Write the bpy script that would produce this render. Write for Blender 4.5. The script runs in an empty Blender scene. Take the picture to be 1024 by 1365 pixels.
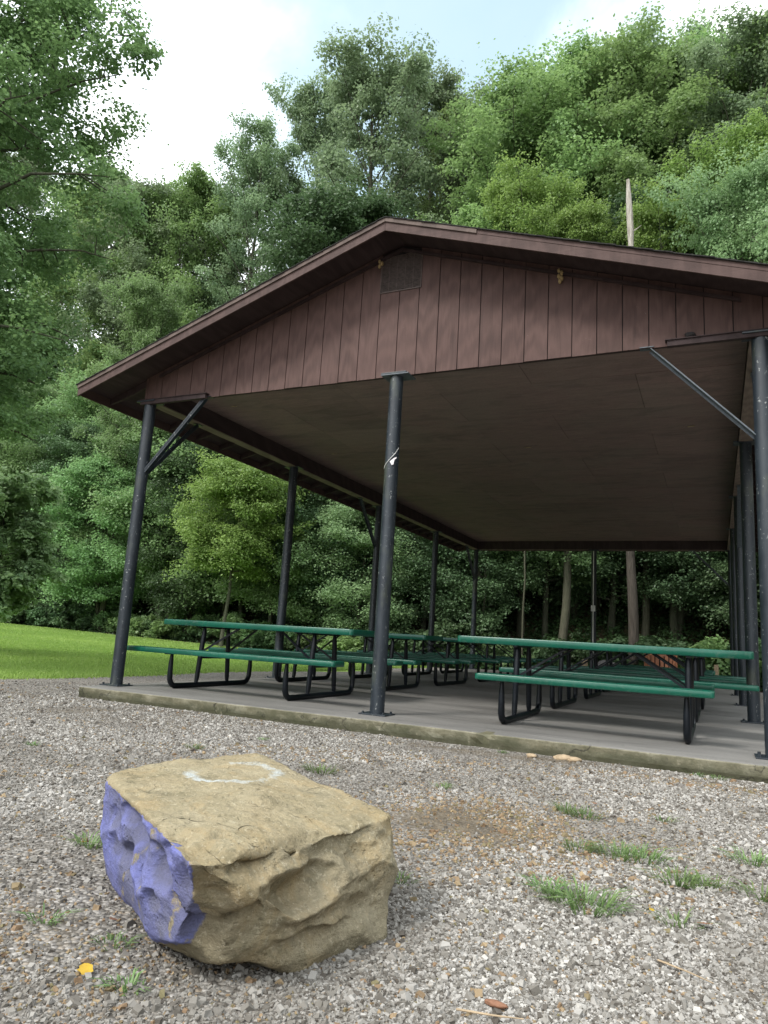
import bpy, bmesh, math, random
import numpy as np
from mathutils import Vector, Matrix
random.seed(7); RNG = np.random.default_rng(7)
S = bpy.context.scene; COL = S.collection
PI = math.pi
# ------------------------------------------------------------------ camera
CF, YAW, PIT, ROL = 939.98, -0.44331, 0.17642, 0.06058
CAM = np.array([6.77459, -6.8077, 0.78])
cy, sy, cp, sp = math.cos(YAW), math.sin(YAW), math.cos(PIT), math.sin(PIT)
FW = np.array([sy*cp, cy*cp, sp]); RT = np.array([cy, -sy, 0.0]); UP = np.cross(RT, FW)
R2 = math.cos(ROL)*RT + math.sin(ROL)*UP; U2 = -math.sin(ROL)*RT + math.cos(ROL)*UP
def ray(px, py): return (px-512)/CF*R2 - (py-682.5)/CF*U2 + FW
def to_px(p):
    d = np.asarray(p, float)-CAM; z = d@FW
    return 512+CF*(d@R2)/z, 682.5-CF*(d@U2)/z
cd = bpy.data.cameras.new('camera'); cam = bpy.data.objects.new('camera', cd); COL.objects.link(cam)
cam.matrix_world = Matrix(((R2[0], U2[0], -FW[0], CAM[0]), (R2[1], U2[1], -FW[1], CAM[1]), (R2[2], U2[2], -FW[2], CAM[2]), (0, 0, 0, 1)))
cd.sensor_fit = 'HORIZONTAL'; cd.sensor_width = 36; cd.lens = CF/1024*36; cd.clip_start = .05; cd.clip_end = 2000
S.camera = cam
# ------------------------------------------------------------------ materials
class NT:
    def __init__(s, name):
        s.m = bpy.data.materials.new(name); s.m.use_nodes = True
        s.t = s.m.node_tree; s.n = s.t.nodes; s.b = s.n['Principled BSDF']; s.out = s.n['Material Output']
    def add(s, typ, **kw):
        o = s.n.new(typ)
        for k, v in kw.items():
            if k.startswith('i_'):
                k = k[2:]; k = int(k) if k.isdigit() else k
                s.put(v, o.inputs[k])
            else: setattr(o, k, v)
        return o
    def put(s, v, sock):
        if isinstance(v, bpy.types.NodeSocket): s.t.links.new(v, sock)
        elif isinstance(v, (tuple, list)) and len(v) == 3 and sock.type == 'RGBA': sock.default_value = (*v, 1)
        else: sock.default_value = v
    def pos(s): return s.add('ShaderNodeNewGeometry').outputs['Position']
    def obj(s): return s.add('ShaderNodeTexCoord').outputs['Object']
    def mapv(s, v, scale=(1, 1, 1), rot=(0, 0, 0)):
        return s.add('ShaderNodeMapping', i_Vector=v, i_Scale=scale, i_Rotation=rot).outputs[0]
    def noise(s, v, sc, det=6, rough=.6, dist=0):
        return s.add('ShaderNodeTexNoise', i_Vector=v, i_Scale=sc, i_Detail=det, i_Roughness=rough, i_Distortion=dist).outputs['Fac']
    def vor(s, v, sc, feat='F1', out='Distance', rnd=1):
        return s.add('ShaderNodeTexVoronoi', feature=feat, i_Vector=v, i_Scale=sc, i_Randomness=rnd).outputs[out]
    def ramp(s, f, *stops):
        r = s.add('ShaderNodeValToRGB', i_Fac=f); e = r.color_ramp.elements
        while len(e) < len(stops): e.new(.5)
        for el, (p, c) in zip(e, stops):
            el.position = p; el.color = (*c, 1) if isinstance(c, tuple) else (c, c, c, 1)
        return r.outputs[0]
    def mix(s, f, a, b, bt='MIX'):
        m = s.add('ShaderNodeMix', data_type='RGBA', blend_type=bt)
        s.put(f, m.inputs[0]); s.put(a, m.inputs[6]); s.put(b, m.inputs[7]); return m.outputs[2]
    def math(s, op, a, b=0.0, c=None):
        m = s.add('ShaderNodeMath', operation=op); s.put(a, m.inputs[0]); s.put(b, m.inputs[1])
        if c is not None: s.put(c, m.inputs[2])
        return m.outputs[0]
    def attr(s, name, out='Fac'): return s.add('ShaderNodeAttribute', attribute_name=name).outputs[out]
    def bump(s, h, strength=.5, dist=.01, nrm=None):
        b = s.add('ShaderNodeBump', i_Height=h, i_Strength=strength, i_Distance=dist)
        if nrm is not None: s.put(nrm, b.inputs['Normal'])
        s.t.links.new(b.outputs[0], s.b.inputs['Normal']); return b.outputs[0]
    def col(s, c, rough=.7, spec=.5, metal=0):
        s.put(c, s.b.inputs['Base Color']); s.put(rough, s.b.inputs['Roughness']); s.put(metal, s.b.inputs['Metallic'])
        s.put(spec, s.b.inputs['Specular IOR Level']); return s.m

def hsv_between(a, b, t): return tuple(a[i]*(1-t)+b[i]*t for i in range(3))

def mat_leaf(name, dark, lite, trans=.35, gloss=.42):
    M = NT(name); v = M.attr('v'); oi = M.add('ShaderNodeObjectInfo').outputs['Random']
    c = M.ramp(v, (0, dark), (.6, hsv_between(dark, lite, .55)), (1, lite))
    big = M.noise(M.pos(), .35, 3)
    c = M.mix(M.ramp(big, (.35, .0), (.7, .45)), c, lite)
    hs = M.add('ShaderNodeHueSaturation', i_Color=c, i_Saturation=.95)
    M.put(M.math('MULTIPLY_ADD', oi, .035, .482), hs.inputs['Hue'])
    M.put(M.math('MULTIPLY_ADD', oi, .55, .76), hs.inputs['Value'])
    M.col(hs.outputs[0], gloss, .35)
    tr = M.add('ShaderNodeBsdfTranslucent', i_Color=M.mix(.5, hs.outputs[0], lite))
    mx = M.add('ShaderNodeMixShader', i_0=trans, i_1=M.b.outputs[0], i_2=tr.outputs[0])
    M.t.links.new(mx.outputs[0], M.out.inputs[0]); return M.m

def mat_bark(name='bark', a=(.03, .026, .022), b=(.095, .083, .068)):
    M = NT(name); p = M.obj()
    n = M.noise(M.mapv(p, (6, 6, 1.2)), 3, 6); n2 = M.noise(p, 1.2, 3)
    c = M.mix(M.math('MULTIPLY', n2, .6), M.ramp(n, (.3, a), (.7, b)), (.09, .12, .06))
    M.bump(n, .8, .03); return M.col(c, .9, .2)

def mat_paintwood(name, base, var=.35, groove=True, axis=2):
    M = NT(name); p = M.pos(); sc = [22, 22, 22]; sc[axis] = 1.3
    if axis == 2: sc[1] = 3
    if axis == 2:
        sx = M.add('ShaderNodeSeparateXYZ', i_0=p).outputs[0]; idx = M.math('FLOOR', M.math('DIVIDE', M.math('ADD', sx, .05), .2425))
        wn = M.add('ShaderNodeTexWhiteNoise', noise_dimensions='1D', i_W=idx)
        p = M.add('ShaderNodeVectorMath', operation='MULTIPLY_ADD', i_0=wn.outputs['Color'], i_1=(3., 3., 9.), i_2=p).outputs[0]
    g = M.noise(M.mapv(p, tuple(sc)), 1.0, 8, .7, 1.2)
    w = M.add('ShaderNodeTexWave', wave_type='RINGS', bands_direction='X', i_Vector=M.mapv(p, (7, 1, 1.1), (0, .1, .05)), i_Scale=1.1, i_Distortion=9.0, i_Detail=3.0)
    n = M.noise(p, 2.1, 6, .65); fine = M.noise(M.mapv(p, (60, 60, 9)), 1.0, 4)
    f = M.math('ADD', M.math('MULTIPLY', w.outputs['Fac'], .22), M.math('MULTIPLY', g, .55))
    f = M.math('ADD', f, M.math('MULTIPLY', n, .35))
    b = base; wp_ = M.pos()
    c = M.ramp(f, (.28, tuple(x*(1-var) for x in b)), (.55, b), (.85, tuple(min(1, x*(1+var*1.1)+.006) for x in b)))
    if axis == 2:
        fade = M.ramp(M.noise(M.mapv(wp_, (1.2, 1, .5)), 1.1, 6, .7), (.42, 0.0), (.66, .5)); c = M.mix(fade, c, tuple(x*1.5+.01 for x in b)); c = M.mix(M.ramp(M.noise(M.mapv(wp_, (9, 1, .5)), 1.3, 5, .6), (.56, 0.0), (.70, .45)), c, tuple(x*.45 for x in b))
    spk = M.ramp(M.noise(p, 60, 2), (.70, 0.0), (.76, .35))
    c = M.mix(M.math('MULTIPLY', spk, M.ramp(n, (.45, 0.0), (.6, 1.0))), c, (.25, .2, .19))
    M.bump(M.math('ADD', f, M.math('MULTIPLY', fine, .4)), .45, .006)
    return M.col(c, .72, .3)

def mat_steel():
    M = NT('painted_steel'); p = M.pos()
    n = M.noise(M.mapv(p, (3, 3, 1.1)), 3, 7, .65); f = M.noise(p, 38, 3, .6); low = M.noise(M.mapv(p, (9, 9, 2)), 2.5, 6)
    c = M.ramp(n, (.3, (.009, .013, .019)), (.55, (.016, .023, .031)), (.8, (.032, .040, .047)))
    chips = M.math('MULTIPLY', M.ramp(f, (.60, 0.0), (.66, 1.0)), M.ramp(low, (.50, 0.0), (.62, 1.0)))
    c = M.mix(M.math('MULTIPLY', chips, .75), c, (.33, .34, .33))
    moss = M.ramp(M.noise(M.mapv(p, (2, 2, .8)), 1.7, 5), (.56, 0.0), (.68, .5))
    c = M.mix(moss, c, (.075, .085, .055))
    M.bump(M.math('ADD', n, M.math('MULTIPLY', f, .3)), .3, .004)
    return M.col(c, M.math('MULTIPLY_ADD', n, .35, .25), .5)

def mat_plain(name, c, rough=.5, var=.2, sc=6, spec=.5, bumpd=.002, metal=0):
    M = NT(name); n = M.noise(M.pos(), sc, 6)
    col = M.ramp(n, (.3, tuple(x*(1-var) for x in c)), (.7, tuple(x*(1+var) for x in c)))
    M.bump(n, .3, bumpd); return M.col(col, rough, spec, metal)

def mat_plastic():
    M = NT('green_coated_plastic'); p = M.pos(); n = M.noise(M.mapv(p, (1, 1, 1)), 3, 6)
    c = M.ramp(n, (.3, (.002, .062, .038)), (.6, (.003, .088, .055)), (.85, (.008, .11, .07)))
    dust = M.math('MULTIPLY', M.ramp(M.noise(p, 22, 6, .7), (.5, 0.0), (.75, .35)), M.ramp(M.noise(p, 1.7, 3), (.4, 0.0), (.65, 1.0)))
    c = M.mix(dust, c, (.16, .19, .16))
    M.bump(M.noise(p, 120, 3), .12, .002); return M.col(c, M.math('MULTIPLY_ADD', dust, .6, .3), .5)

def mat_slab():
    M = NT('concrete'); p = M.pos()
    big = M.noise(M.mapv(p, (.35, 1.5, 1)), 1.3, 7, .62, .6); streak = M.noise(M.mapv(p, (.28, 2.6, 1)), 1.8, 6, .6, .8); fine = M.noise(p, 60, 5, .7)
    c = M.ramp(big, (.3, (.10, .094, .086)), (.5, (.145, .137, .125)), (.7, (.20, .19, .174)))
    c = M.mix(M.ramp(streak, (.52, 0.0), (.64, .5), (.76, .7)), c, (.065, .062, .058))
    c = M.mix(.18, c, M.ramp(fine, (.3, .1), (.7, .4)))
    c = M.mix(M.ramp(M.noise(p, 7, 3), (.70, 0.0), (.74, .6)), c, (.05, .05, .048))
    sep = M.add('ShaderNodeSeparateXYZ', i_0=M.add('ShaderNodeNewGeometry').outputs['Normal'])
    side = M.ramp(M.math('ABSOLUTE', sep.outputs[2]), (.3, 1.0), (.7, 0.0))
    zz = M.add('ShaderNodeSeparateXYZ', i_0=p).outputs[2]
    side = M.math('MAXIMUM', side, M.ramp(zz, (0.0, 0.0), (1.0, 0.0))) if False else side
    side = M.math('MAXIMUM', side, M.math('LESS_THAN', zz, -.007))
    sc = M.ramp(M.noise(p, 5, 6, .7), (.3, (.075, .074, .042)), (.5, (.15, .138, .09)), (.7, (.25, .235, .17)))
    sc = M.mix(M.math('MULTIPLY', M.ramp(M.math('ADD', M.math('MULTIPLY', zz, 6), M.noise(p, 4, 4)), (-.0, 1.0), (.35, 0.0)), .7), sc, (.035, .038, .018))
    sc = M.mix(M.ramp(M.noise(p, 45, 3), (.58, 0.0), (.66, .5)), sc, (.05, .045, .03))
    ce = M.vor(M.add('ShaderNodeVectorMath', operation='MULTIPLY_ADD', i_0=M.add('ShaderNodeTexNoise', i_Vector=p, i_Scale=5.0, i_Detail=5.0).outputs['Color'], i_1=(.5, .5, .9), i_2=p).outputs[0], .8, 'DISTANCE_TO_EDGE'); sc = M.mix(M.ramp(ce, (0.0, .85), (.010, 0.0)), sc, (.012, .011, .008)); sc = M.mix(M.ramp(M.noise(M.mapv(p, (1, 1, 2.5)), 2.1, 7, .7), (.50, 0.0), (.68, .55)), sc, (.05, .055, .025)); sc = M.mix(M.ramp(M.noise(p, 10, 6, .75), (.60, 0.0), (.68, .7)), sc, (.22, .20, .14))
    c = M.mix(M.ramp(ce, (0.0, .5), (.004, 0.0)), c, (.05, .048, .045)); c = M.mix(side, c, sc)
    h = M.math('ADD', M.math('MULTIPLY', fine, .5), M.math('MULTIPLY', M.noise(p, 14, 5), side))
    M.bump(h, .5, .012); return M.col(c, M.math('MULTIPLY_ADD', big, .5, .35), .4)

def mat_rock():
    M = NT('sandstone'); p = M.obj()
    n = M.noise(p, 3.2, 8, .65, .4); n2 = M.noise(p, 11, 8, .7); fine = M.noise(p, 90, 4, .75); nb = M.noise(M.mapv(p, (1, 1, 2.4)), 1.6, 4, .6, 1.0)
    c = M.ramp(n, (.28, (.15, .132, .085)), (.45, (.24, .21, .137)), (.6, (.32, .28, .19)), (.8, (.41, .365, .26)))
    c = M.mix(M.ramp(nb, (.42, 0.0), (.66, .65)), c, (.28, .21, .115))
    c = M.mix(M.ramp(n2, (.5, 0.0), (.72, .5)), c, (.13, .12, .055))
    c = M.mix(M.ramp(M.noise(p, 5.5, 6, .7, .8), (.55, 0.0), (.7, .55)), c, (.32, .285, .20))
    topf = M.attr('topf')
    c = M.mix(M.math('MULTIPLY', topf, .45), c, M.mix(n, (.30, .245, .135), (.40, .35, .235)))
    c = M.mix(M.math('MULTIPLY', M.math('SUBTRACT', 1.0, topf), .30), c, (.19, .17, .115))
    c = M.mix(.22, c, M.ramp(fine, (.35, (.06, .05, .03)), (.65, (.36, .30, .20))))
    crack = M.vor(M.mapv(M.add('ShaderNodeVectorMath', operation='ADD', i_0=p, i_1=M.add('ShaderNodeTexNoise', i_Vector=p, i_Scale=2.0, i_Detail=3.0, i_Roughness=.4).outputs['Color']).outputs[0], (1, 1, 2.5)), 2.6, 'DISTANCE_TO_EDGE')
    ck = M.math('MULTIPLY', M.attr('topf'), M.math('MULTIPLY', M.ramp(crack, (0.0, 1.0), (.006, 0.0)), M.ramp(M.noise(p, 3.1, 2), (.55, 0.0), (.60, .8))))
    c = M.mix(M.math('MULTIPLY', ck, .85), c, (.03, .022, .012))
    c = M.mix(M.ramp(M.noise(M.mapv(p, (1, 1, 1), (0, 0, .6)), 2.3, 7, .7, 1.6), (.50, 0.0), (.60, .55)), c, (.31, .235, .125))
    c = M.mix(M.ramp(M.noise(p, 8, 7, .75, .5), (.54, 0.0), (.66, .6)), c, (.095, .088, .055))
    c = M.mix(M.ramp(M.noise(p, 34, 5, .7), (.58, 0.0), (.66, .4)), c, (.06, .05, .03))
    c = M.mix(M.ramp(M.noise(M.mapv(p, (1.4, 1.4, 15), (.12, -.1, 0)), 1.6, 6, .65, .5), (.52, 0.0), (.66, .35)), c, (.13, .112, .07))
    c = M.mix(M.ramp(M.noise(p, 55, 4, .8), (.56, 0.0), (.64, .5)), c, (.46, .41, .30))
    pn = M.noise(p, 22, 6, .75)
    pm = M.math('ADD', M.attr('paint'), M.math('MULTIPLY_ADD', pn, 1.5, -.78))
    pcol = M.ramp(n2, (.3, (.10, .115, .28)), (.55, (.16, .18, .46)), (.8, (.26, .285, .55)))
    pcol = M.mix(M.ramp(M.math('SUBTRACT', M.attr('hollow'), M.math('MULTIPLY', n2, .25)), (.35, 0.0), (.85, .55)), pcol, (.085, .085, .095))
    pcol = M.mix(M.ramp(M.noise(p, 6, 6, .7), (.42, 0.0), (.66, .6)), pcol, (.13, .135, .19)); pcol = M.mix(M.ramp(fine, (.5, 0.0), (.75, .35)), pcol, (.04, .04, .08))
    c = M.mix(M.ramp(pm, (.36, 0.0), (.60, .92)), c, pcol)
    wm = M.math('ADD', M.attr('ring'), M.math('MULTIPLY_ADD', M.noise(p, 26, 6, .8), 1.1, -.55))
    c = M.mix(M.ramp(wm, (.5, 0.0), (.85, .85)), c, (.45, .49, .50))
    st_ = M.noise(M.mapv(p, (1.4, 1.4, 15), (.12, -.1, 0)), 1.6, 6, .65, .5); pit = M.ramp(M.vor(p, 46), (.10, 1.0), (.30, 0.0)); pit = M.math('MULTIPLY', pit, M.ramp(M.noise(p, 7, 3), (.5, 0.0), (.62, 1.0)))
    h = M.math('ADD', M.math('MULTIPLY', n2, .8), M.math('MULTIPLY', fine, .5)); h = M.math('ADD', h, M.math('MULTIPLY', st_, .5)); h = M.math('SUBTRACT', h, M.math('MULTIPLY', pit, .4)); h = M.math('SUBTRACT', h, M.math('MULTIPLY', ck, 1.5))
    M.bump(h, 1.0, .016); return M.col(c, .9, .2)

def mat_ground():
    M = NT('ground_mix'); p = M.pos()
    # crushed gravel under the loose stones
    wp = M.mapv(p, (1, 1, 1)); v1 = M.vor(wp, 58); vc = M.vor(wp, 58, out='Color'); v2 = M.vor(wp, 110); vc2 = M.vor(wp, 110, out='Color')
    g1 = M.add('ShaderNodeSeparateXYZ', i_0=vc).outputs[0]; g2 = M.add('ShaderNodeSeparateXYZ', i_0=vc2).outputs[1]
    st = M.ramp(g1, (0, (.08, .068, .055)), (.3, (.18, .166, .145)), (.65, (.32, .30, .27)), (.93, (.52, .495, .46)), (1, (.28, .20, .11)))
    st = M.mix(.4, st, M.ramp(g2, (0, (.05, .045, .04)), (.6, (.18, .17, .16)), (1, (.36, .35, .34))))
    st = M.mix(M.ramp(v1, (.45, 0.0), (.85, .75)), st, (.035, .03, .025))
    soil = M.ramp(M.noise(p, 9, 8, .7), (.3, (.06, .048, .033)), (.6, (.14, .112, .075)), (.8, (.22, .18, .125)))
    patch = M.math('ADD', M.attr('dirt'), M.math('MULTIPLY_ADD', M.noise(p, 2.2, 6, .65), 1.0, -.5))
    gr = M.mix(M.ramp(patch, (.42, .12), (.75, .85)), st, soil)
    lawn = M.ramp(M.noise(p, 3, 8, .7), (.3, (.13, .23, .04)), (.55, (.21, .34, .065)), (.8, (.30, .42, .11)))
    lawn = M.mix(M.ramp(M.noise(M.mapv(p, (.25, .6, 1)), 1.2, 4), (.45, 0.0), (.65, .5)), lawn, (.26, .37, .06))
    litter = M.ramp(M.vor(p, 16, out='Color'), (.2, (.02, .015, .01)), (.7, (.075, .05, .032)), (.95, (.13, .09, .05)))
    litter = M.mix(M.ramp(M.noise(p, .8, 5), (.45, 0.0), (.6, .8)), litter, (.02, .04, .012))
    lm = M.math('ADD', M.attr('lawn'), M.math('MULTIPLY_ADD', M.noise(p, 2.5, 6, .7), .7, -.35))
    fm = M.math('ADD', M.attr('forest'), M.math('MULTIPLY_ADD', M.noise(p, 1.5, 6, .7), .5, -.25))
    c = M.mix(M.ramp(lm, (.45, 0.0), (.55, 1.0)), gr, lawn); c = M.mix(M.ramp(fm, (.45, 0.0), (.55, 1.0)), c, litter)
    M.bump(M.math('ADD', M.math('MULTIPLY', v1, -1.0), M.math('MULTIPLY', M.noise(p, 40, 5), .5)), .9, .012)
    return M.col(c, .9, .2)

def mat_attrcol(name, stops, rough=.75, bumpsc=80, attr='v'):
    M = NT(name); c = M.ramp(M.attr(attr), *stops); n = M.noise(M.pos(), bumpsc, 4, .7)
    c = M.mix(.25, c, M.mix(n, (.02, .02, .02), c, 'MIX')); M.bump(n, .3, .003); return M.col(c, rough, .3)

MT = {}
MT['steel'] = mat_steel(); MT['slab'] = mat_slab(); MT['green'] = mat_plastic()
MT['frame'] = mat_plain('black_coated_tube', (.005, .007, .010), .35, .3, 9, .25)
MT['galv'] = mat_plain('grey_steel_angle', (.075, .09, .105), .5, .35, 30, .5, .003)
MT['siding'] = mat_paintwood('stained_siding', (.074, .041, .035), .32)
MT['fascia'] = mat_paintwood('painted_fascia', (.068, .041, .036), .3, axis=0)
MT['strip'] = mat_paintwood('weathered_drip_board', (.10, .073, .062), .4, axis=0)
MT['wood_dk'] = mat_paintwood('brown_timber', (.036, .022, .022), .35, axis=1)
MT['ledger'] = mat_paintwood('light_edge_timber', (.16, .12, .10), .35, axis=1)
MT['shingle'] = mat_plain('roof_shingle', (.028, .027, .026), .95, .45, 40, .2, .006)
MT['vent'] = mat_plain('vent_screen', (.085, .062, .055), .7, .35, 25)
MT['nest'] = mat_plain('mud_nest', (.33, .24, .12), .95, .4, 60, .2, .01)
MT['white'] = mat_plain('white_plastic', (.62, .62, .6), .5, .1)
MT['scrap'] = mat_plain('torn_tape', (.6, .56, .58), .7, .1)
MT['dark'] = mat_plain('dark_gap', (.015, .012, .012), .9)
MT['box'] = mat_plain('grey_outlet_box', (.7, .7, .67), .5, .15)
MT['bark'] = mat_bark(); MT['snag'] = mat_bark('bare_dead_wood', (.28, .25, .21), (.55, .51, .46))
MT['palebark'] = mat_bark('pale_bark', (.04, .034, .028), (.12, .10, .082))
MT['rock'] = mat_rock(); MT['ground'] = mat_ground()
MT['slat'] = mat_plain('orange_brown_slat', (.42, .17, .09), .6, .25, 8)
MT['stub'] = mat_plain('cut_wood', (.33, .25, .16), .85, .3, 20)
MT['greyrock'] = mat_plain('grey_stone', (.13, .12, .12), .9, .4, 9, .2, .03)
M = NT('plywood_ceiling'); p = M.pos()
n = M.noise(M.mapv(p, (2.2, 14, 1)), 1.6, 8, .7, .5); n2 = M.noise(p, .9, 4); n3 = M.noise(p, 34, 4, .7)
c = M.ramp(n, (.3, (.195, .122, .115)), (.55, (.265, .172, .160)), (.8, (.35, .24, .22)))
c = M.mix(M.ramp(n2, (.4, 0.0), (.65, .4)), c, (.25, .21, .18)); c = M.mix(.2, c, M.ramp(n3, (.3, (.06, .045, .045)), (.7, (.26, .21, .2))))
sp_ = M.add('ShaderNodeSeparateXYZ', i_0=p); ci_ = M.math('ADD', M.math('FLOOR', M.math('DIVIDE', M.math('SUBTRACT', sp_.outputs[1], .112), 1.22)), M.math('MULTIPLY', M.math('FLOOR', M.math('DIVIDE', sp_.outputs[0], 1.2)), 17.3))
wn_ = M.add('ShaderNodeTexWhiteNoise', noise_dimensions='1D', i_W=ci_).outputs[0]
c = M.mix(M.math('MULTIPLY', wn_, .22), c, (.08, .062, .058)); c = M.mix(M.ramp(M.noise(M.mapv(p, (1, 3, 1)), 1.1, 6, .7, .8), (.50, 0.0), (.66, .5)), c, (.10, .082, .075))
M.bump(M.math('ADD', n, n3), .5, .005); MT['ceil'] = M.col(c, .8, .25)
MT['stone'] = mat_attrcol('gravel_stone', [(0, (.075, .064, .052)), (.15, (.155, .142, .122)), (.45, (.26, .246, .222)), (.72, (.37, .353, .327)), (.86, (.46, .443, .41)), (.875, (.32, .24, .14)), (.95, (.20, .13, .075)), (1, (.17, .15, .075))], .75, 90)
MT['blade'] = mat_leaf('grass_blade', (.15, .28, .05), (.37, .53, .13), .45, .5)
MT['tuftblade'] = mat_leaf('tuft_blade', (.05, .11, .03), (.20, .30, .10), .35, .5)
MT['yleaf'] = mat_plain('yellow_fallen_leaf', (.42, .27, .02), .6, .25, 40)
MT['bleaf'] = mat_plain('brown_fallen_leaf', (.19, .09, .05), .8, .3, 40)
MT['redleaf'] = mat_plain('red_leaf', (.35, .04, .02), .6, .3, 9)
LF = {'oak': mat_leaf('oak_leaf', (.11, .19, .075), (.265, .39, .135), .5), 'ash': mat_leaf('ash_leaf', (.12, .19, .11), (.26, .35, .18), .48),  # oak greens desaturated, standing in for haze over the far ridge
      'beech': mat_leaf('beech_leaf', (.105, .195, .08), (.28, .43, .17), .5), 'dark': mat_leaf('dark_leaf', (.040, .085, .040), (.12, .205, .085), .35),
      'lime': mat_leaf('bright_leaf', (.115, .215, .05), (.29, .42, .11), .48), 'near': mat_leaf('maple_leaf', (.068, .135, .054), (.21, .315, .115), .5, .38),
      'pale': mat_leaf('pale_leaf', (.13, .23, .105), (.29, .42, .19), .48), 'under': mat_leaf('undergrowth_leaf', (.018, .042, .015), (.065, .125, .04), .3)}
# ------------------------------------------------------------------ mesh helpers
def setp(o, label=None, cat=None, group=None, kind=None):
    for k, v in (('label', label), ('category', cat), ('group', group), ('kind', kind)):
        if v: o[k] = v
    return o
def link(name, me, mat=None, parent=None):
    o = bpy.data.objects.new(name, me); COL.objects.link(o)
    if mat is not None and not me.materials: me.materials.append(mat)
    if parent is not None: o.parent = parent
    return o
def empty(name, loc, label=None, cat=None, group=None, rz=0):
    o = bpy.data.objects.new(name, None); COL.objects.link(o); o.location = loc; o.rotation_euler = (0, 0, rz); o.empty_display_size = .2
    return setp(o, label, cat, group)
class MB:
    def __init__(s): s.bm = bmesh.new()
    def box(s, x0, x1, y0, y1, z0, z1, bev=0):
        r = bmesh.ops.create_cube(s.bm, size=1)['verts']
        for v in r: v.co = Vector(((x0+x1)/2+v.co.x*(x1-x0), (y0+y1)/2+v.co.y*(y1-y0), (z0+z1)/2+v.co.z*(z1-z0)))
        if bev:
            es = list({e for v in r for e in v.link_edges})
            bmesh.ops.bevel(s.bm, geom=es, offset=bev, segments=2, affect='EDGES', profile=.6)
        return s
    def prism(s, pts, axis, a, b):
        """pts 2-D outline, extruded along axis 'x','y','z' from a to b"""
        def mk(u, v, w): return {'x': (w, u, v), 'y': (u, w, v), 'z': (u, v, w)}[axis]
        A = [s.bm.verts.new(mk(u, v, a)) for u, v in pts]; B = [s.bm.verts.new(mk(u, v, b)) for u, v in pts]
        n = len(pts); s.bm.faces.new(A[::-1]); s.bm.faces.new(B)
        for i in range(n): s.bm.faces.new((A[i], A[(i+1) % n], B[(i+1) % n], B[i]))
        return s
    def tube(s, pts, r, n=12, flat=None):
        """r scalar or list; flat = (axis vector, factor) squash"""
        P = [Vector(q) for q in pts]; rs = r if isinstance(r, (list, tuple)) else [r]*len(P)
        rings = []; ref = None
        for i, q in enumerate(P):
            t = (P[min(i+1, len(P)-1)]-P[max(i-1, 0)]).normalized()
            if ref is None: ref = Vector((1, 0, 0)) if abs(t.x) < .8 else Vector((0, 1, 0))
            u = (ref - t*ref.dot(t)).normalized(); w = t.cross(u); ref = u
            fu, fw = (1, 1) if flat is None else flat[min(i, len(flat)-1)]
            rings.append([s.bm.verts.new(q+u*math.cos(a)*rs[i]*fu+w*math.sin(a)*rs[i]*fw) for a in [2*PI*k/n for k in range(n)]])
        for A, B in zip(rings, rings[1:]):
            for k in range(n): s.bm.faces.new((A[k], A[(k+1) % n], B[(k+1) % n], B[k]))
        s.bm.faces.new(rings[0][::-1]); s.bm.faces.new(rings[-1]); return s
    def bar(s, a, b, w, h, up=(0, 0, 1)):
        a, b = Vector(a), Vector(b); t = (b-a).normalized(); u = t.cross(Vector(up)).normalized(); v = u.cross(t)
        A = [s.bm.verts.new(q+u*i*w/2+v*j*h/2) for q in (a, b) for i, j in ((-1, -1), (1, -1), (1, 1), (-1, 1))]
        for f in ((3, 2, 1, 0), (4, 5, 6, 7), (0, 1, 5, 4), (1, 2, 6, 5), (2, 3, 7, 6), (3, 0, 4, 7)): s.bm.faces.new([A[k] for k in f])
        return s
    def build(s, name, mat, parent=None, smooth=False):
        bmesh.ops.recalc_face_normals(s.bm, faces=s.bm.faces[:])
        me = bpy.data.meshes.new(name); s.bm.to_mesh(me); s.bm.free()
        if smooth:
            for p_ in me.polygons: p_.use_smooth = True
            me.set_sharp_from_angle(angle=math.radians(40))
        return link(name, me, mat, parent)
def np_mesh(name, V, F, mat=None, attrs=None, smooth=False):
    """V (n,3), F (m,k) same-size polygons"""
    me = bpy.data.meshes.new(name); k = F.shape[1]
    me.vertices.add(len(V)); me.vertices.foreach_set('co', np.ascontiguousarray(V, np.float32).ravel())
    me.loops.add(F.size); me.loops.foreach_set('vertex_index', F.astype(np.int32).ravel())
    me.polygons.add(len(F)); me.polygons.foreach_set('loop_start', np.arange(0, F.size, k, dtype=np.int32))
    me.polygons.foreach_set('use_smooth', np.full(len(F), smooth))
    me.update(calc_edges=True)
    for n_, (dom, arr) in (attrs or {}).items():
        a = me.attributes.new(n_, 'FLOAT', dom); a.data.foreach_set('value', np.ascontiguousarray(arr, np.float32))
    if mat is not None: me.materials.append(mat)
    return me
def nrm(a): return a/np.maximum(np.linalg.norm(a, axis=-1, keepdims=True), 1e-9)
def vnoise(P, sc, seed=0):
    """smooth value noise, numpy"""
    Q = np.asarray(P)*sc; I = np.floor(Q).astype(np.int64); f = Q-I; f = f*f*(3-2*f)
    def h(i, j, k):
        n = (i*374761393+j*668265263+k*2147483647+seed*974634777) & 0x7fffffff
        n = ((n ^ (n >> 13))*1274126177) & 0x7fffffff; n = n ^ (n >> 16); return (n & 0xffff)/65535.0
    r = 0
    for a in (0, 1):
        for b in (0, 1):
            for c_ in (0, 1):
                w = (f[:, 0] if a else 1-f[:, 0])*(f[:, 1] if b else 1-f[:, 1])*(f[:, 2] if c_ else 1-f[:, 2])
                r = r+w*h(I[:, 0]+a, I[:, 1]+b, I[:, 2]+c_)
    return r
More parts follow.
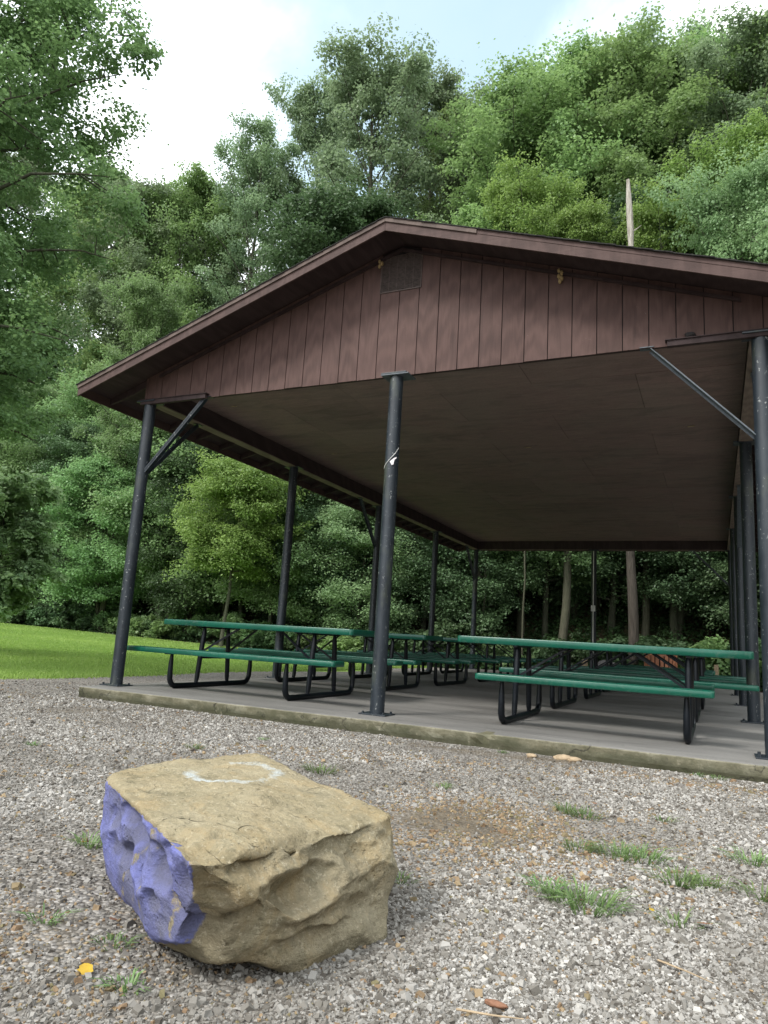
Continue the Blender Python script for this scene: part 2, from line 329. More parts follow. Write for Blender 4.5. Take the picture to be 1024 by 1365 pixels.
def fbm(P, sc, oct=4, seed=0):
    r = 0; a = .5
    for i in range(oct): r = r+a*vnoise(P, sc*2**i, seed+i); a *= .5
    return r
# ------------------------------------------------------------------ terrain
GZ = -.13
def ground_h(x, y):
    x = np.asarray(x, float); y = np.asarray(y, float)
    base = GZ + .024*np.maximum(0, -x-3.2)*np.clip((-x-3.2)/6, 0, 1)
    edge = 17.3 + .35*np.sin(x*.35) - .02*x
    d = np.maximum.reduce([y-edge, -x-46, x-34])
    dd = np.maximum(0, d)
    hill = np.where(dd < 3, .45*dd*dd/6+.12*dd, .45*9/6+.36+.80*(dd-3))
    hill = np.where(hill > 34, 34+(hill-34)*.1, hill)
    P = np.stack([x.ravel(), y.ravel(), np.zeros(x.size)], 1)
    bump_ = (fbm(P, .22, 3, 5)-.45).reshape(x.shape)*np.clip(dd/5, 0, 1)*1.6
    micro = (fbm(P, .9, 2, 9)-.37).reshape(x.shape)*.035*np.clip((np.hypot(x-3.6, (y-7)*.5)-3.5)/2, 0, 1)
    return base+hill+bump_+np.where(dd > 0, 0, micro)
def axis_pts(lo, hi, flo, fhi, fine, grow=1.12):
    a = list(np.arange(flo, fhi+1e-6, fine)); s = fine; v = fhi
    while v < hi: s *= grow; v += s; a.append(v)
    s = fine; v = flo; b = []
    while v > lo: s *= grow; v -= s; b.append(v)
    return np.array(b[::-1]+a)
gx = axis_pts(-260, 240, -8, 12, .16); gy = axis_pts(-120, 330, -9, 20, .16)
X, Y = np.meshgrid(gx, gy); Z = ground_h(X, Y); nx, ny = len(gx), len(gy)
V = np.stack([X.ravel(), Y.ravel(), Z.ravel()], 1)
ii = np.arange(nx*ny).reshape(ny, nx); F = np.stack([ii[:-1, :-1].ravel(), ii[:-1, 1:].ravel(), ii[1:, 1:].ravel(), ii[1:, :-1].ravel()], 1)
def lawn_mask(x, y):
    bx = -2.75 + .06*np.clip(y, 0, 12) + .25*np.sin(y*.8)
    return np.clip((bx-x)/.8+.5, 0, 1)*np.clip((16.3-y)/.8+.5, 0, 1)*np.clip((y+3-.55*(-x-5)*0)/1+.5, 0, 1)
def dirt_mask(x, y):
    d1 = np.exp(-(((x-5.68)/.62)**2+((y+3.1)/.62)**2))*.85; near = np.clip(1-np.abs(y+.75)/.45, 0, 1)*(x > -1)*(x < 8)
    d3 = np.clip(1-np.abs(x+.6)/.5, 0, 1)*(y > -.5)*.5
    d2 = np.exp(-(((x-4.9)/.5)**2+((y+5.15)/.3)**2))*.55
    d4 = np.exp(-(((x-1.5)/2.6)**2+((y+1.4)/.8)**2))*.6
    return np.clip(np.maximum.reduce([d1*1.05, near*.75, d3, d2, d4]), 0, 1)
fmask = np.clip((V[:, 1]-(16.9+.35*np.sin(V[:, 0]*.35)))/.8+.5, 0, 1); fmask = np.maximum.reduce([fmask, np.clip((-V[:, 0]-45)/2, 0, 1), np.clip((V[:, 0]-33)/2, 0, 1)])
me = np_mesh('ground', V, F, MT['ground'], {'lawn': ('POINT', lawn_mask(V[:, 0], V[:, 1])), 'dirt': ('POINT', dirt_mask(V[:, 0], V[:, 1])), 'forest': ('POINT', fmask)}, True)
setp(link('ground', me), kind='structure')
def gh(x, y): return float(ground_h(np.array([x]), np.array([y]))[0])
# rock footprint for stone scatter
# loose gravel
def scatter_stones():
    N = 560000
    u = RNG.random((N, 2)); rr = (.75**.8+u[:, 0]*(11.5**.8-.75**.8))**1.25; th = (u[:, 1]-.5)*1.75+YAW*-1
    th = math.atan2(FW[1], FW[0])+(u[:, 1]-.5)*1.55
    x = CAM[0]+rr*np.cos(th); y = CAM[1]+rr*np.sin(th)
    dirt = dirt_mask(x, y); lw = lawn_mask(x, y); P = np.stack([x, y, x*0], 1)
    patch = fbm(P, 1.1, 4, 3)
    dens = .5*np.clip(1.15-.62*dirt-.9*np.clip((patch-.50)*6, 0, 1), .1, 1)
    keep = (RNG.random(N) < dens*1.6)*(lw < .45)*~((x > -.12)*(x < 7.5)*(y > -.5))*(RNG.random(N) < np.clip(1.35-rr/12, .3, 1))
    x, y, rr, dirt, patch = x[keep], y[keep], rr[keep], dirt[keep], patch[keep]; n = len(x)
    sz = (.0024+.0026*RNG.random(n)**2)*(1+.10*rr)*(1+RNG.random(n)**14*1.7)
    base = np.array([[-1, -1, -1], [1, -1, -1], [1, 1, -1], [-1, 1, -1], [-1, -1, 1], [1, -1, 1], [1, 1, 1], [-1, 1, 1]], float)
    base[4:, :2] *= .6; base[:4, :2] *= .9
    B = base[None]*(1+(RNG.random((n, 8, 3))-.5)*.8)*np.array([1.2, .9, .68])[None, None]*(.75+.5*RNG.random((n, 1, 3)))
    a = RNG.random(n)*2*PI; t1 = RNG.normal(0, .35, n); t2 = RNG.normal(0, .35, n)
    def rot(B, i, j, a):
        c_, s_ = np.cos(a)[:, None], np.sin(a)[:, None]; o = B.copy(); o[:, :, i] = B[:, :, i]*c_-B[:, :, j]*s_; o[:, :, j] = B[:, :, i]*s_+B[:, :, j]*c_; return o
    B = rot(rot(rot(B, 1, 2, t1), 0, 2, t2), 0, 1, a)*sz[:, None, None]
    z = ground_h(x, y)+sz*.18
    V = (B+np.stack([x, y, z], 1)[:, None]).reshape(-1, 3)
    q = np.array([[0, 3, 2, 1], [4, 5, 6, 7], [0, 1, 5, 4], [1, 2, 6, 5], [2, 3, 7, 6], [3, 0, 4, 7]])
    F = (q[None]+8*np.arange(n)[:, None, None]).reshape(-1, 4)
    v = RNG.random(n)*.90; tan = (RNG.random(n) < (.04+.62*np.clip(dirt*1.3, 0, 1)*(rr < 6))); v = np.where(tan, .875+.125*RNG.random(n), np.minimum(v, .86))
    v = np.where(v < .87, v*np.clip(1-(patch-.44)*4, .62, 1), v)
    setp(link('gravel', np_mesh('gravel', V, F, MT['stone'], {'v': ('FACE', np.repeat(v, 6))})), 'loose grey crushed gravel stones spread over the ground', 'gravel', kind='stuff')
scatter_stones()
# ------------------------------------------------------------------ pavilion
W, D, H, L = 7.2, 3.6, 3.69, 14.4
pav = empty('picnic_pavilion', (3.6, 7.2, 0), 'open brown gabled picnic shelter on dark steel posts', 'pavilion')
ROOT_OFF = Vector((-3.6, -7.2, 0))
def part(o, parent=None):
    """keep world placement while parenting to the pavilion (or one of its parts)"""
    o.parent = parent or pav
    if parent is None: o.location = ROOT_OFF
    return o
# slab: subdivided so its front edge is chipped and uneven
bm = bmesh.new(); sx0, sx1, sy0, sy1 = -.11, 7.55, -.47, 15.0
def slab_mesh():
    xs = np.arange(sx0, sx1+.001, .06); prof = [(-.30, 0), (-.10, 0), (-.03, 0), (-.012, -.003), (0, -.012)]
    Vv = []; Ff = []
    lv = [(.4, 0.0), (.03, 0.0), (.008, -.004), (0, -.014), (0.002, -.05), (.004, -.09), (.012, -.13), (.03, -.25)]
    for x in xs:
        n = fbm(np.array([[x, 0, 0]]), 3.5, 4, 2)[0]-.45; ch = max(0, fbm(np.array([[x, 5, 0]]), 6, 3, 4)[0]-.66)*.4
        for k, (dy, z) in enumerate(lv):
            e = (n*.02 if k > 0 else 0)+(ch*.25 if 1 < k < 5 else 0)+(fbm(np.array([[x, z*3, 2.]]), 9, 2, 8)[0]-.37)*(.018 if k > 3 else 0)
            Vv.append((x, sy0+dy+e, z-(ch*.12 if k in (2, 3) else 0)))
    m = len(lv)
    for i in range(len(xs)-1):
        for k in range(m-1): Ff.append((i*m+k, i*m+k+1, (i+1)*m+k+1, (i+1)*m+k))
    Vv = np.array(Vv); base = len(Vv)
    ex = [(sx0, sy0+.4, 0), (xs[-1], sy0+.4, 0), (xs[-1], sy1, 0), (sx0, sy1, 0), (sx0, sy0+.4, -.25), (xs[-1], sy0+.4, -.25), (xs[-1], sy1, -.25), (sx0, sy1, -.25)]
    # extra ring points
    Vv = np.vstack([Vv, ex]); b = base
    me = bpy.data.meshes.new('slab')
    last = (len(xs)-1)*m
    faces = Ff + [tuple([b, b+1, b+2, b+3])] + [(b+4, b+5, b+1, b), (b+1, b+5, b+6, b+2), (b+2, b+6, b+7, b+3), (b+3, b+7, b+4, b)]
    faces += [tuple([0]+list(range(1, m))), tuple([last]+list(range(last+1, last+m)))[::-1]]
    me.from_pydata([tuple(v) for v in Vv], [], faces)
    bm = bmesh.new(); bm.from_mesh(me); bmesh.ops.remove_doubles(bm, verts=bm.verts, dist=1e-5); bmesh.ops.recalc_face_normals(bm, faces=bm.faces[:])
    # crack notch near the middle post
    for v in bm.verts:
        if abs(v.co.x-(4.9+.5*(v.co.z))) < .05 and v.co.y < sy0+.06 and v.co.z < .001: v.co.y += .03; v.co.z -= .012
    bm.to_mesh(me); bm.free(); return me
part(link('slab', slab_mesh(), MT['slab']))
# posts with base plates, top plates, braces
POST_R = .076
post0 = None
def make_post():
    p_ = MB().tube([(0, 0, .012), (0, 0, H-.02)], POST_R, 24).build('post', MT['steel'], None, True)
    b = MB().box(-.15, .15, -.13, .13, 0, .014, .003)
    for a in (-1, 1):
        for c_ in (-1, 1): b.tube([(a*.115, c_*.095, .012), (a*.115, c_*.095, .034)], .013, 6)
    b = b.build('base_plate', MT['steel'], p_)
    t = MB().box(-.15, .15, -.10, .10, H-.02, H-.004, .002).build('top_plate', MT['steel'], p_)
    return p_
def copy_tree(o, parent=None):
    c_ = o.copy(); COL.objects.link(c_); c_.parent = parent
    for ch in [k for k in bpy.data.objects if k.parent == o]: copy_tree(ch, c_)
    return c_
spots = [(x, j*D) for x in (0, W) for j in range(5)]+[(W/2, 0), (W/2, L)]
posts = {}
proto = make_post()
for i, (x, y) in enumerate(spots):
    p_ = proto if i == 0 else copy_tree(proto)
    p_.parent = pav; p_.location = Vector((x, y, 0))+ROOT_OFF; posts[(x, y)] = p_; p_.rotation_euler.z = 0
def brace(x, y, dx, dy):
    b = MB(); a = Vector((dx*.06, dy*.06, 2.73)); e = Vector((dx*.93, dy*.93, H-.035)); up = Vector((0, 0, 1))
    w = .075
    b.bar(a, e, w, .007, up); side = (e-a).normalized().cross(up).normalized()
    b.bar(a+side*(w/2-.003), e+side*(w/2-.003), .006, .05, up)
    b.bar(e-Vector((dx*.03, dy*.03, -.012)), e+Vector((dx*.10, dy*.10, .012)), w+.01, .008, up)
    b.build('brace', MT['galv'] if x == W else MT['steel'], posts[(x, y)])
brace(0, 0, 1, 0); brace(0, 0, 0, 1); brace(W, 0, -1, 0); brace(W, 0, 0, 1); brace(0, 2*D, 0, -1); brace(W, 2*D, 0, -1); brace(0, L, 0, -1); brace(W, L, -1, 0); brace(W, L, 0, -1)
# outlet box on the back middle post
b = MB().box(-.06, .06, -POST_R-.055, -POST_R, 1.89, 2.06, .008).box(-.045, .045, -POST_R-.066, -POST_R-.055, 1.91, 2.04, .004)
b.tube([(0, -POST_R-.02, 2.06), (0, -POST_R-.02, H-.05)], .014, 8).tube([(0, -POST_R-.02, .3), (0, -POST_R-.02, 1.9)], .014, 8)
b.build('outlet_box', MT['box'], posts[(W/2, L)])
# perimeter beams
zb0, zb1 = H, 3.955
for x in (0, W):
    s = 1 if x == 0 else -1
    part(MB().box(x-.065, x+.065, .0, L, zb0, zb1+.02).build('beam', MT['wood_dk']))
    part(MB().box(x-.085, x+.085, .02, L, zb0-.014, zb0-.001).build('beam_edge_strip', MT['ledger']))
part(MB().box(.066, W-.066, L-.07, L+.06, zb0, zb1+.02).build('beam', MT['wood_dk']))
part(MB().box(.086, W-.086, L-.075, L+.065, zb0-.014, zb0-.001).build('beam_edge_strip', MT['ledger']))
part(MB().box(.066, W-.066, .012, .11, zb0+.01, zb1).build('beam', MT['wood_dk']))
# ceiling panels (plywood sheets with joints)
cb = MB(); y = .112; k = 0
while y < L-.08:
    y2 = min(y+1.22, L-.072); x = .068; xo = 0 if k % 2 == 0 else 1.2
    xs = [.068]+[v for v in (1.2, 3.6, 6.0) if k % 2]+([2.4, 4.8] if k % 2 == 0 else [])+[W-.068]
    for a, c_ in zip(xs, xs[1:]): cb.box(a+.0025, c_-.0025, y+.0025, y2-.0025, 3.94+random.uniform(-.0025, .0025), 3.956)
    y = y2; k += 1
part(cb.build('ceiling', MT['ceil']))
part(MB().box(.07, W-.07, .115, L-.075, 3.958, 3.968).build('ceiling_backing', MT['dark']))
# roof
RY0, RY1 = -.53, L+.53; EX0 = -.77; PKZ = 5.30; SL = (5.30-3.82)/(3.6-EX0)
def rz(x): return PKZ-SL*abs(x-3.6)
TH = .018
for s in (-1, 1):
    def q(u): return 3.6+s*u
    eu = 3.6-EX0
    # sheathing
    part(MB().prism([(q(0), PKZ-.012-TH), (q(eu-.02), rz(q(eu-.02))-.012-TH), (q(eu-.02), rz(q(eu-.02))-.012), (q(0), PKZ-.012)], 'y', RY0+.022, RY1-.022).build('roof_sheathing', MT['wood_dk']))
    # shingle courses with ragged butt edges
    sb = MB(); u = eu+.02; n = 0
    while u > .02:
        u2 = max(0, u-.165)
        for yy in np.arange(RY0-.02, RY1, .32):
            y0 = yy+(n % 2)*.13-(random.uniform(.0, .012) if yy < RY0 else 0) if not (n % 2 and yy < RY0) else RY0-.02-random.uniform(0, .012); j = random.uniform(-.008, .008); y1 = min(yy+.316+(n % 2)*.13, RY1+.015)
            if y1 <= y0: continue
            A = (q(u+j), rz(q(u+j))+.011); Bq = (q(u2), rz(q(u2))+.003)
            sb.prism([(A[0], A[1]-.009), (Bq[0], Bq[1]-.009), Bq, A], 'y', y0, y1)
        u = u2; n += 1
    part(sb.build('shingles', MT['shingle']))
    part(MB().prism([(q(.001), PKZ-.003), (q(eu+.015), rz(q(eu+.015))-.003), (q(eu+.015), rz(q(eu+.015))+.006), (q(.001), PKZ+.006)], 'y', RY0-.024, RY1+.02).build('starter_course', MT['shingle']))
    # rake fascia: main board + drip strip, front and back
    for fy, dirn in ((RY0, 1), (RY1-.022, 1)):
        a0 = 0.0015
        part(MB().prism([(q(a0), PKZ-.052), (q(eu), rz(q(eu))-.052), (q(eu), rz(q(eu))-.150), (q(a0), PKZ-.150)], 'y', fy, fy+.02).build('fascia', MT['fascia']))
        e2 = 1.05 if (s == 1 and fy == RY0) else eu
        part(MB().prism([(q(a0), PKZ-.004), (q(e2), rz(q(e2))-.004), (q(e2), rz(q(e2))-.05), (q(a0), PKZ-.05)], 'y', fy-.016, fy+.018).build('drip_board', MT['strip']))
        if e2 != eu:
            part(MB().prism([(q(e2+.004), rz(q(e2))-.005), (q(eu), rz(q(eu))-.004), (q(eu), rz(q(eu))-.051), (q(e2+.004), rz(q(e2))-.051)], 'y', fy-.004, fy+.018).build('drip_board', MT['fascia']))
    # eave fascia
    x0, x1 = sorted((q(eu), q(eu-.022)))
    part(MB().box(x0, x1, RY0+.021, RY1-.023, rz(q(eu))-.135, rz(q(eu))-.006).build('eave_fascia', MT['fascia']))
    # rafters (tails visible past the beam)
    for yy in [0.02+.6*k for k in range(25)]:
        zt = -.034
        part(MB().prism([(q(.02), PKZ+zt), (q(eu-.03), rz(q(eu-.03))+zt), (q(eu-.03), rz(q(eu-.03))+zt-.075), (q(eu-.30), rz(q(eu-.30))+zt-.10), (q(.02), PKZ+zt-.10)], 'y', yy-.019, yy+.019).build('rafter', MT['wood_dk']))
    # lookout trim under the rake against the siding
    part(MB().prism([(q(.0), PKZ-.095), (q(3.45), rz(q(3.45))-.095), (q(3.45), rz(q(3.45))-.128), (q(0), PKZ-.128)], 'y', -.062, -.032).build('frieze_board', MT['wood_dk']))
# gable siding with real grooves, front and back
for fy, nm in ((-.03, 0), (L+.07, 1)):
    gb = MB(); x = -.09; xs = [x]; first = .155
    xs = [-.09]+[round(.0-.02+.2425*k, 4)-.03 for k in range(0, 31)]
    xs = sorted(set([v for v in xs if v < 7.26]+[7.29]))
    for a, c_ in zip(xs, xs[1:]):
        if c_-a < .03: continue
        a_, b_ = a+.0045, c_-.0045; jz = random.uniform(-.004, .004); jy = random.uniform(0, .0015)
        zb = H-.03+jz+(.0 if not nm else 0)
        pts = [(a_, zb), (b_, zb), (b_, rz(b_)-.035)]
        if a_ < 3.6 < b_: pts.append((3.6, PKZ-.035))
        pts.append((a_, rz(a_)-.035))
        if a_ > 3.34 and b_ < 3.86 and not nm:
            pts = [(a_, zb), (b_, zb), (b_, 4.70), (a_, 4.70)]
        gb.prism(pts, 'y', fy-jy, fy+.014)
    part(gb.build('gable_siding', MT['siding']))
    part(MB().prism([(-.085, H-.02), (7.285, H-.02), (7.285, rz(7.285)-.05), (3.6, PKZ-.05), (-.085, rz(-.085)-.05)], 'y', fy+.016, fy+.026).build('siding_backing', MT['dark']))
# vent
vb = MB(); vx0, vx1, vz0, vz1 = 3.345, 3.845, 4.70, 5.14
for z in np.arange(vz0+.012, vz1, .014):
    pts = []
    vb.tube([(vx0+(vx1-vx0)*t, -.036+.004*math.sin(t*9+z*40), z+.0035*math.sin(t*23+z*7)+random.uniform(-.001, .001)) for t in np.linspace(0, 1, 14)], .0042, 5)
for x in np.linspace(vx0, vx1, 6): vb.tube([(x, -.037, vz0), (x, -.037, vz1)], .003, 5)
vb.box(vx0-.006, vx1+.006, -.044, -.030, vz0-.014, vz0-.001).box(vx0-.008, vx0, -.044, -.03, vz0, vz1).box(vx1, vx1+.008, -.044, -.03, vz0, vz1)
part(vb.build('gable_vent', MT['vent']))
# corner bearing plates under the siding ends
for a, c_ in ((-.10, .98), (6.42, 7.33)):
    part(MB().box(a, c_, -.085, -.032, H-.055, H+.0).box(a-.02, c_+.02, -.10, -.031, H+.001, H+.009).build('corner_ledger', MT['wood_dk']))
part(MB().box(3.45, 3.78, -.10, .12, H-.034, H-.022).build('top_plate', MT['galv']))
# small holes knocked in the siding
def blob(name, mat, c, r, seed=0, sub=3, amp=.35):
    b = bmesh.new(); bmesh.ops.create_icosphere(b, subdivisions=sub, radius=1)
    P = np.array([v.co[:] for v in b.verts]); n = fbm(P+seed*3.1, 2.2, 4, seed)
    for v, k in zip(b.verts, n): v.co = Vector([v.co[i]*r[i]*(1+amp*2*(k-.47)) for i in range(3)])
    me = bpy.data.meshes.new(name); b.to_mesh(me); b.free()
    for p_ in me.polygons: p_.use_smooth = True
    o = link(name, me, mat); o.location = c; return o
for c_, lb in (((3.325, -.055, 5.045), 'tan mud wasp nest beside the gable vent'), ((5.40, -.055, 4.56), 'tan mud wasp nest high on the right half of the gable')):
    o = empty('wasp_nest', c_, lb, 'wasp nest', 'mud wasp nests on the gable')
    for k in range(3 if c_[0] < 4 else 5):
        bb = blob('mud_tube', MT['nest'], (random.uniform(-.008, .008)+(k % 2)*.02, 0, -.028*k+.04), (.018, .022, .03), k, 2, .5); bb.parent = o
o = blob('mud_lump', MT['dark'], (6.62, -.05, 3.735), (.045, .03, .03), 4, 3, .5); setp(o, 'small dark mud lump on the ledge at the right end of the siding', 'mud lump')
# string and tape on the middle front post
pts = []
for t in np.linspace(0, 1, 26):
    a = -2.75+2.1*t; pts.append((3.6+math.cos(a)*(POST_R+.004), math.sin(a)*(POST_R+.004), 2.60+.17*t**1.3))
pts.append((3.69, -.06, 2.80)); pts.append((3.705, -.07, 2.815))
setp(MB().tube(pts, .0035, 6).build('string', MT['white'], None, True), 'thin white string wound round the middle front post', 'string')
tb = MB(); Vt = [tb.bm.verts.new(v) for v in [(3.615, -.083, 2.665), (3.66, -.079, 2.70), (3.69, -.073, 2.712), (3.685, -.075, 2.695), (3.668, -.082, 2.68), (3.662, -.084, 2.63), (3.642, -.087, 2.62)]]
f = tb.bm.faces.new(Vt); r_ = bmesh.ops.extrude_face_region(tb.bm, geom=[f])
for v in r_['geom']:
    if isinstance(v, bmesh.types.BMVert): v.co += Vector((0, -.003, 0))
setp(tb.build('tape_scrap', MT['scrap']), 'torn pale scrap of tape stuck to the middle front post', 'tape scrap')
# scraps and scratches on the ceiling
for x, y, lb in ((.55, 1.05, 'pale staple scrap on the ceiling near the left front brace'), (4.1, 4.07, 'pale torn scrap in the middle of the ceiling'), (6.53, 3.5, 'pale paper scrap on the ceiling near the right edge'), (.72, 3.75, 'small pale scrap on the ceiling near the second left post')):
    s_ = MB(); s_.box(-.05, .05, -.012, .012, -.006, 0).box(.0, .045, -.02, -.012, -.01, -.002)
    o = s_.build('paper_scrap', MT['stub']); o.location = (x, y, 3.936); o.rotation_euler.z = random.uniform(-.4, .4); setp(o, lb, 'paper scrap', 'pale scraps stuck to the ceiling')
# ------------------------------------------------------------------ picnic tables
def plank(x0, x1, y0, y1, z0, z1, r=.04):
    """coated slab with rounded corners, raised rim and rows of slots"""
    b = MB(); pts = []
    for cx_, cy_, a0 in ((x1-r, y1-r, 0), (x0+r, y1-r, PI/2), (x0+r, y0+r, PI), (x1-r, y0+r, 1.5*PI)):
        for k in range(6): a = a0+k*PI/10; pts.append((cx_+r*math.cos(a), cy_+r*math.sin(a)))
    bm = b.bm; t = .010
    zs = [(z0, -.006), (z0+.008, 0), (z1-.010, 0), (z1-.003, -.003), (z1, -.010), (z1, -.026), (z1-.006, -.034)]
    def inset(p_, d):
        cxm, cym = (x0+x1)/2, (y0+y1)/2
        return (p_[0]+(d if p_[0] > cxm else -d), p_[1]+(d if p_[1] > cym else -d))
    rings = [[bm.verts.new((*inset(p_, d), z)) for p_ in pts] for z, d in zs]
    n = len(pts)
    for A, B in zip(rings, rings[1:]):
        for k in range(n): bm.faces.new((A[k], A[(k+1) % n], B[(k+1) % n], B[k]))
    bm.faces.new(rings[0][::-1]); bm.faces.new(rings[-1])
    for y in np.arange(y0+.05, y1-.04, .042):
        for x in np.arange(x0+.06, x1-.08, .12): b.box(x, x+.095, y-.010, y+.014, z1-.0065, z1+.0015)
    return b
def make_table(ts, tl, sl):
    """ts: table top x-start/end, seats sl = (x0,x1)"""
    t = empty('picnic_table', (0, 0, 0))
    plank(tl[0], tl[1], -.40, .40, .785, .858, .05).build('tabletop', MT['green'], t, True)
    for s in (-1, 1):
        y0, y1 = sorted((s*.98, s*.70)); plank(sl[0], sl[1], y0, y1, .43, .49, .04).build('seat', MT['green'], t, True)
    for fx in (-.85, .85):
        b = MB(); r = .031; pts = [(fx, -.84, .425), (fx, -.845, .30), (fx, -.84, .16)]
        for k in range(1, 6): a = PI+k*PI/12; pts.append((fx, -.72+.12*math.cos(a), .15+.12*math.sin(a)))
        pts += [(fx, -.60, .031), (fx, .60, .031)]
        for k in range(1, 6): a = 1.5*PI+k*PI/12; pts.append((fx, .72+.12*math.cos(a), .15+.12*math.sin(a)))
        pts += [(fx, .84, .16), (fx, .845, .30), (fx, .84, .425)]
        rs = [.02, .030]+[.034]*(len(pts)-4)+[.030, .02]
        b.tube(pts, rs, 12)
        fr = b.build('frame', MT['frame'], t, True)
        for s in (-1, 1):
            u = [(fx, s*.33, .05), (fx, s*.32, .12), (fx, s*.29, .45), (fx, s*.26, .70), (fx, s*.255, .785)]
            MB().tube(u, [.022, .03, .033, .032, .018], 10).build('leg', MT['frame'], fr, True)
            sg = 1 if fx < 0 else -1
            MB().bar((fx+sg*.03, s*.285, .47), (fx+sg*.52, s*.20, .785), .022, .022).build('brace', MT['frame'], t)
        MB().bar((fx, -.30, .385), (fx, .30, .385), .03, .035, (0, 0, 1)).build('crossbar', MT['frame'], fr); MB().bar((fx, -.36, .775), (fx, .36, .775), .04, .018).build('top_bracket', MT['frame'], fr)
        for s in (-1, 1): MB().bar((fx, s*.72, .425), (fx, s*.95, .425), .05, .01).build('seat_bracket', MT['frame'], fr)
    return t
long0 = make_table('l', (-1.46, 1.44), (-1.54, 1.54))
short0 = make_table('s', (-1.50, 1.42), (-1.10, 1.08))
rowname = ['first', 'second', 'third', 'fourth', 'fifth']
used = set()
for r in range(5):
    for cxn, side in ((1.44, 'left'), (5.68, 'right')):
        kind = short0 if (side == 'right' and r in (0, 3, 4)) else long0
        t = kind if id(kind) not in used else copy_tree(kind); used.add(id(kind))
        t.location = (cxn+(random.uniform(-.04, .04) if r else 0), 1.12+2.44*r+(random.uniform(-.04, .04) if r else 0), 0)
        t.rotation_euler.z = random.uniform(-.008, .008) if r else 0
        if r == 0 and side == 'right': lb = 'green picnic table nearest the camera at right, seats shorter than its top'
        elif r == 0: lb = 'green picnic table at the front left, between the left and middle front posts'
        else: lb = f'{rowname[r]} green picnic table from the front in the {side} column under the shelter'
        setp(t, lb, 'picnic table', 'green picnic tables under the pavilion')
# ------------------------------------------------------------------ boulder
HULL = [(4.666, -4.669, .21), (4.663, -4.704, .19), (5.619, -5.335, .215), (4.62, -4.402, .215), (4.844, -3.936, .22), (5.053, -4.067, .21), (5.47, -4.319, .20), (5.663, -4.391, .17), (5.768, -4.425, .175), (5.745, -4.45, .14), (5.606, -5.084, .205), (5.640, -4.91, .2), (5.675, -4.744, .19),
        (4.736, -4.751, .05), (4.721, -4.703, -.13), (5.223, -5.029, -.10), (5.485, -5.215, -.035), (5.605, -5.135, -.035), (5.712, -5.015, -.12), (5.758, -4.845, -.13), (5.835, -4.60, -.14), (5.835, -4.60, -.06), (5.792, -4.54, .04), (5.60, -5.26, .08), (5.770, -5.03, .02),
        (4.74, -4.62, -.22), (4.70, -4.05, -.2), (5.1, -3.95, -.2), (5.72, -4.4, -.2), (5.70, -4.75, -.22), (5.30, -4.80, -.22)]
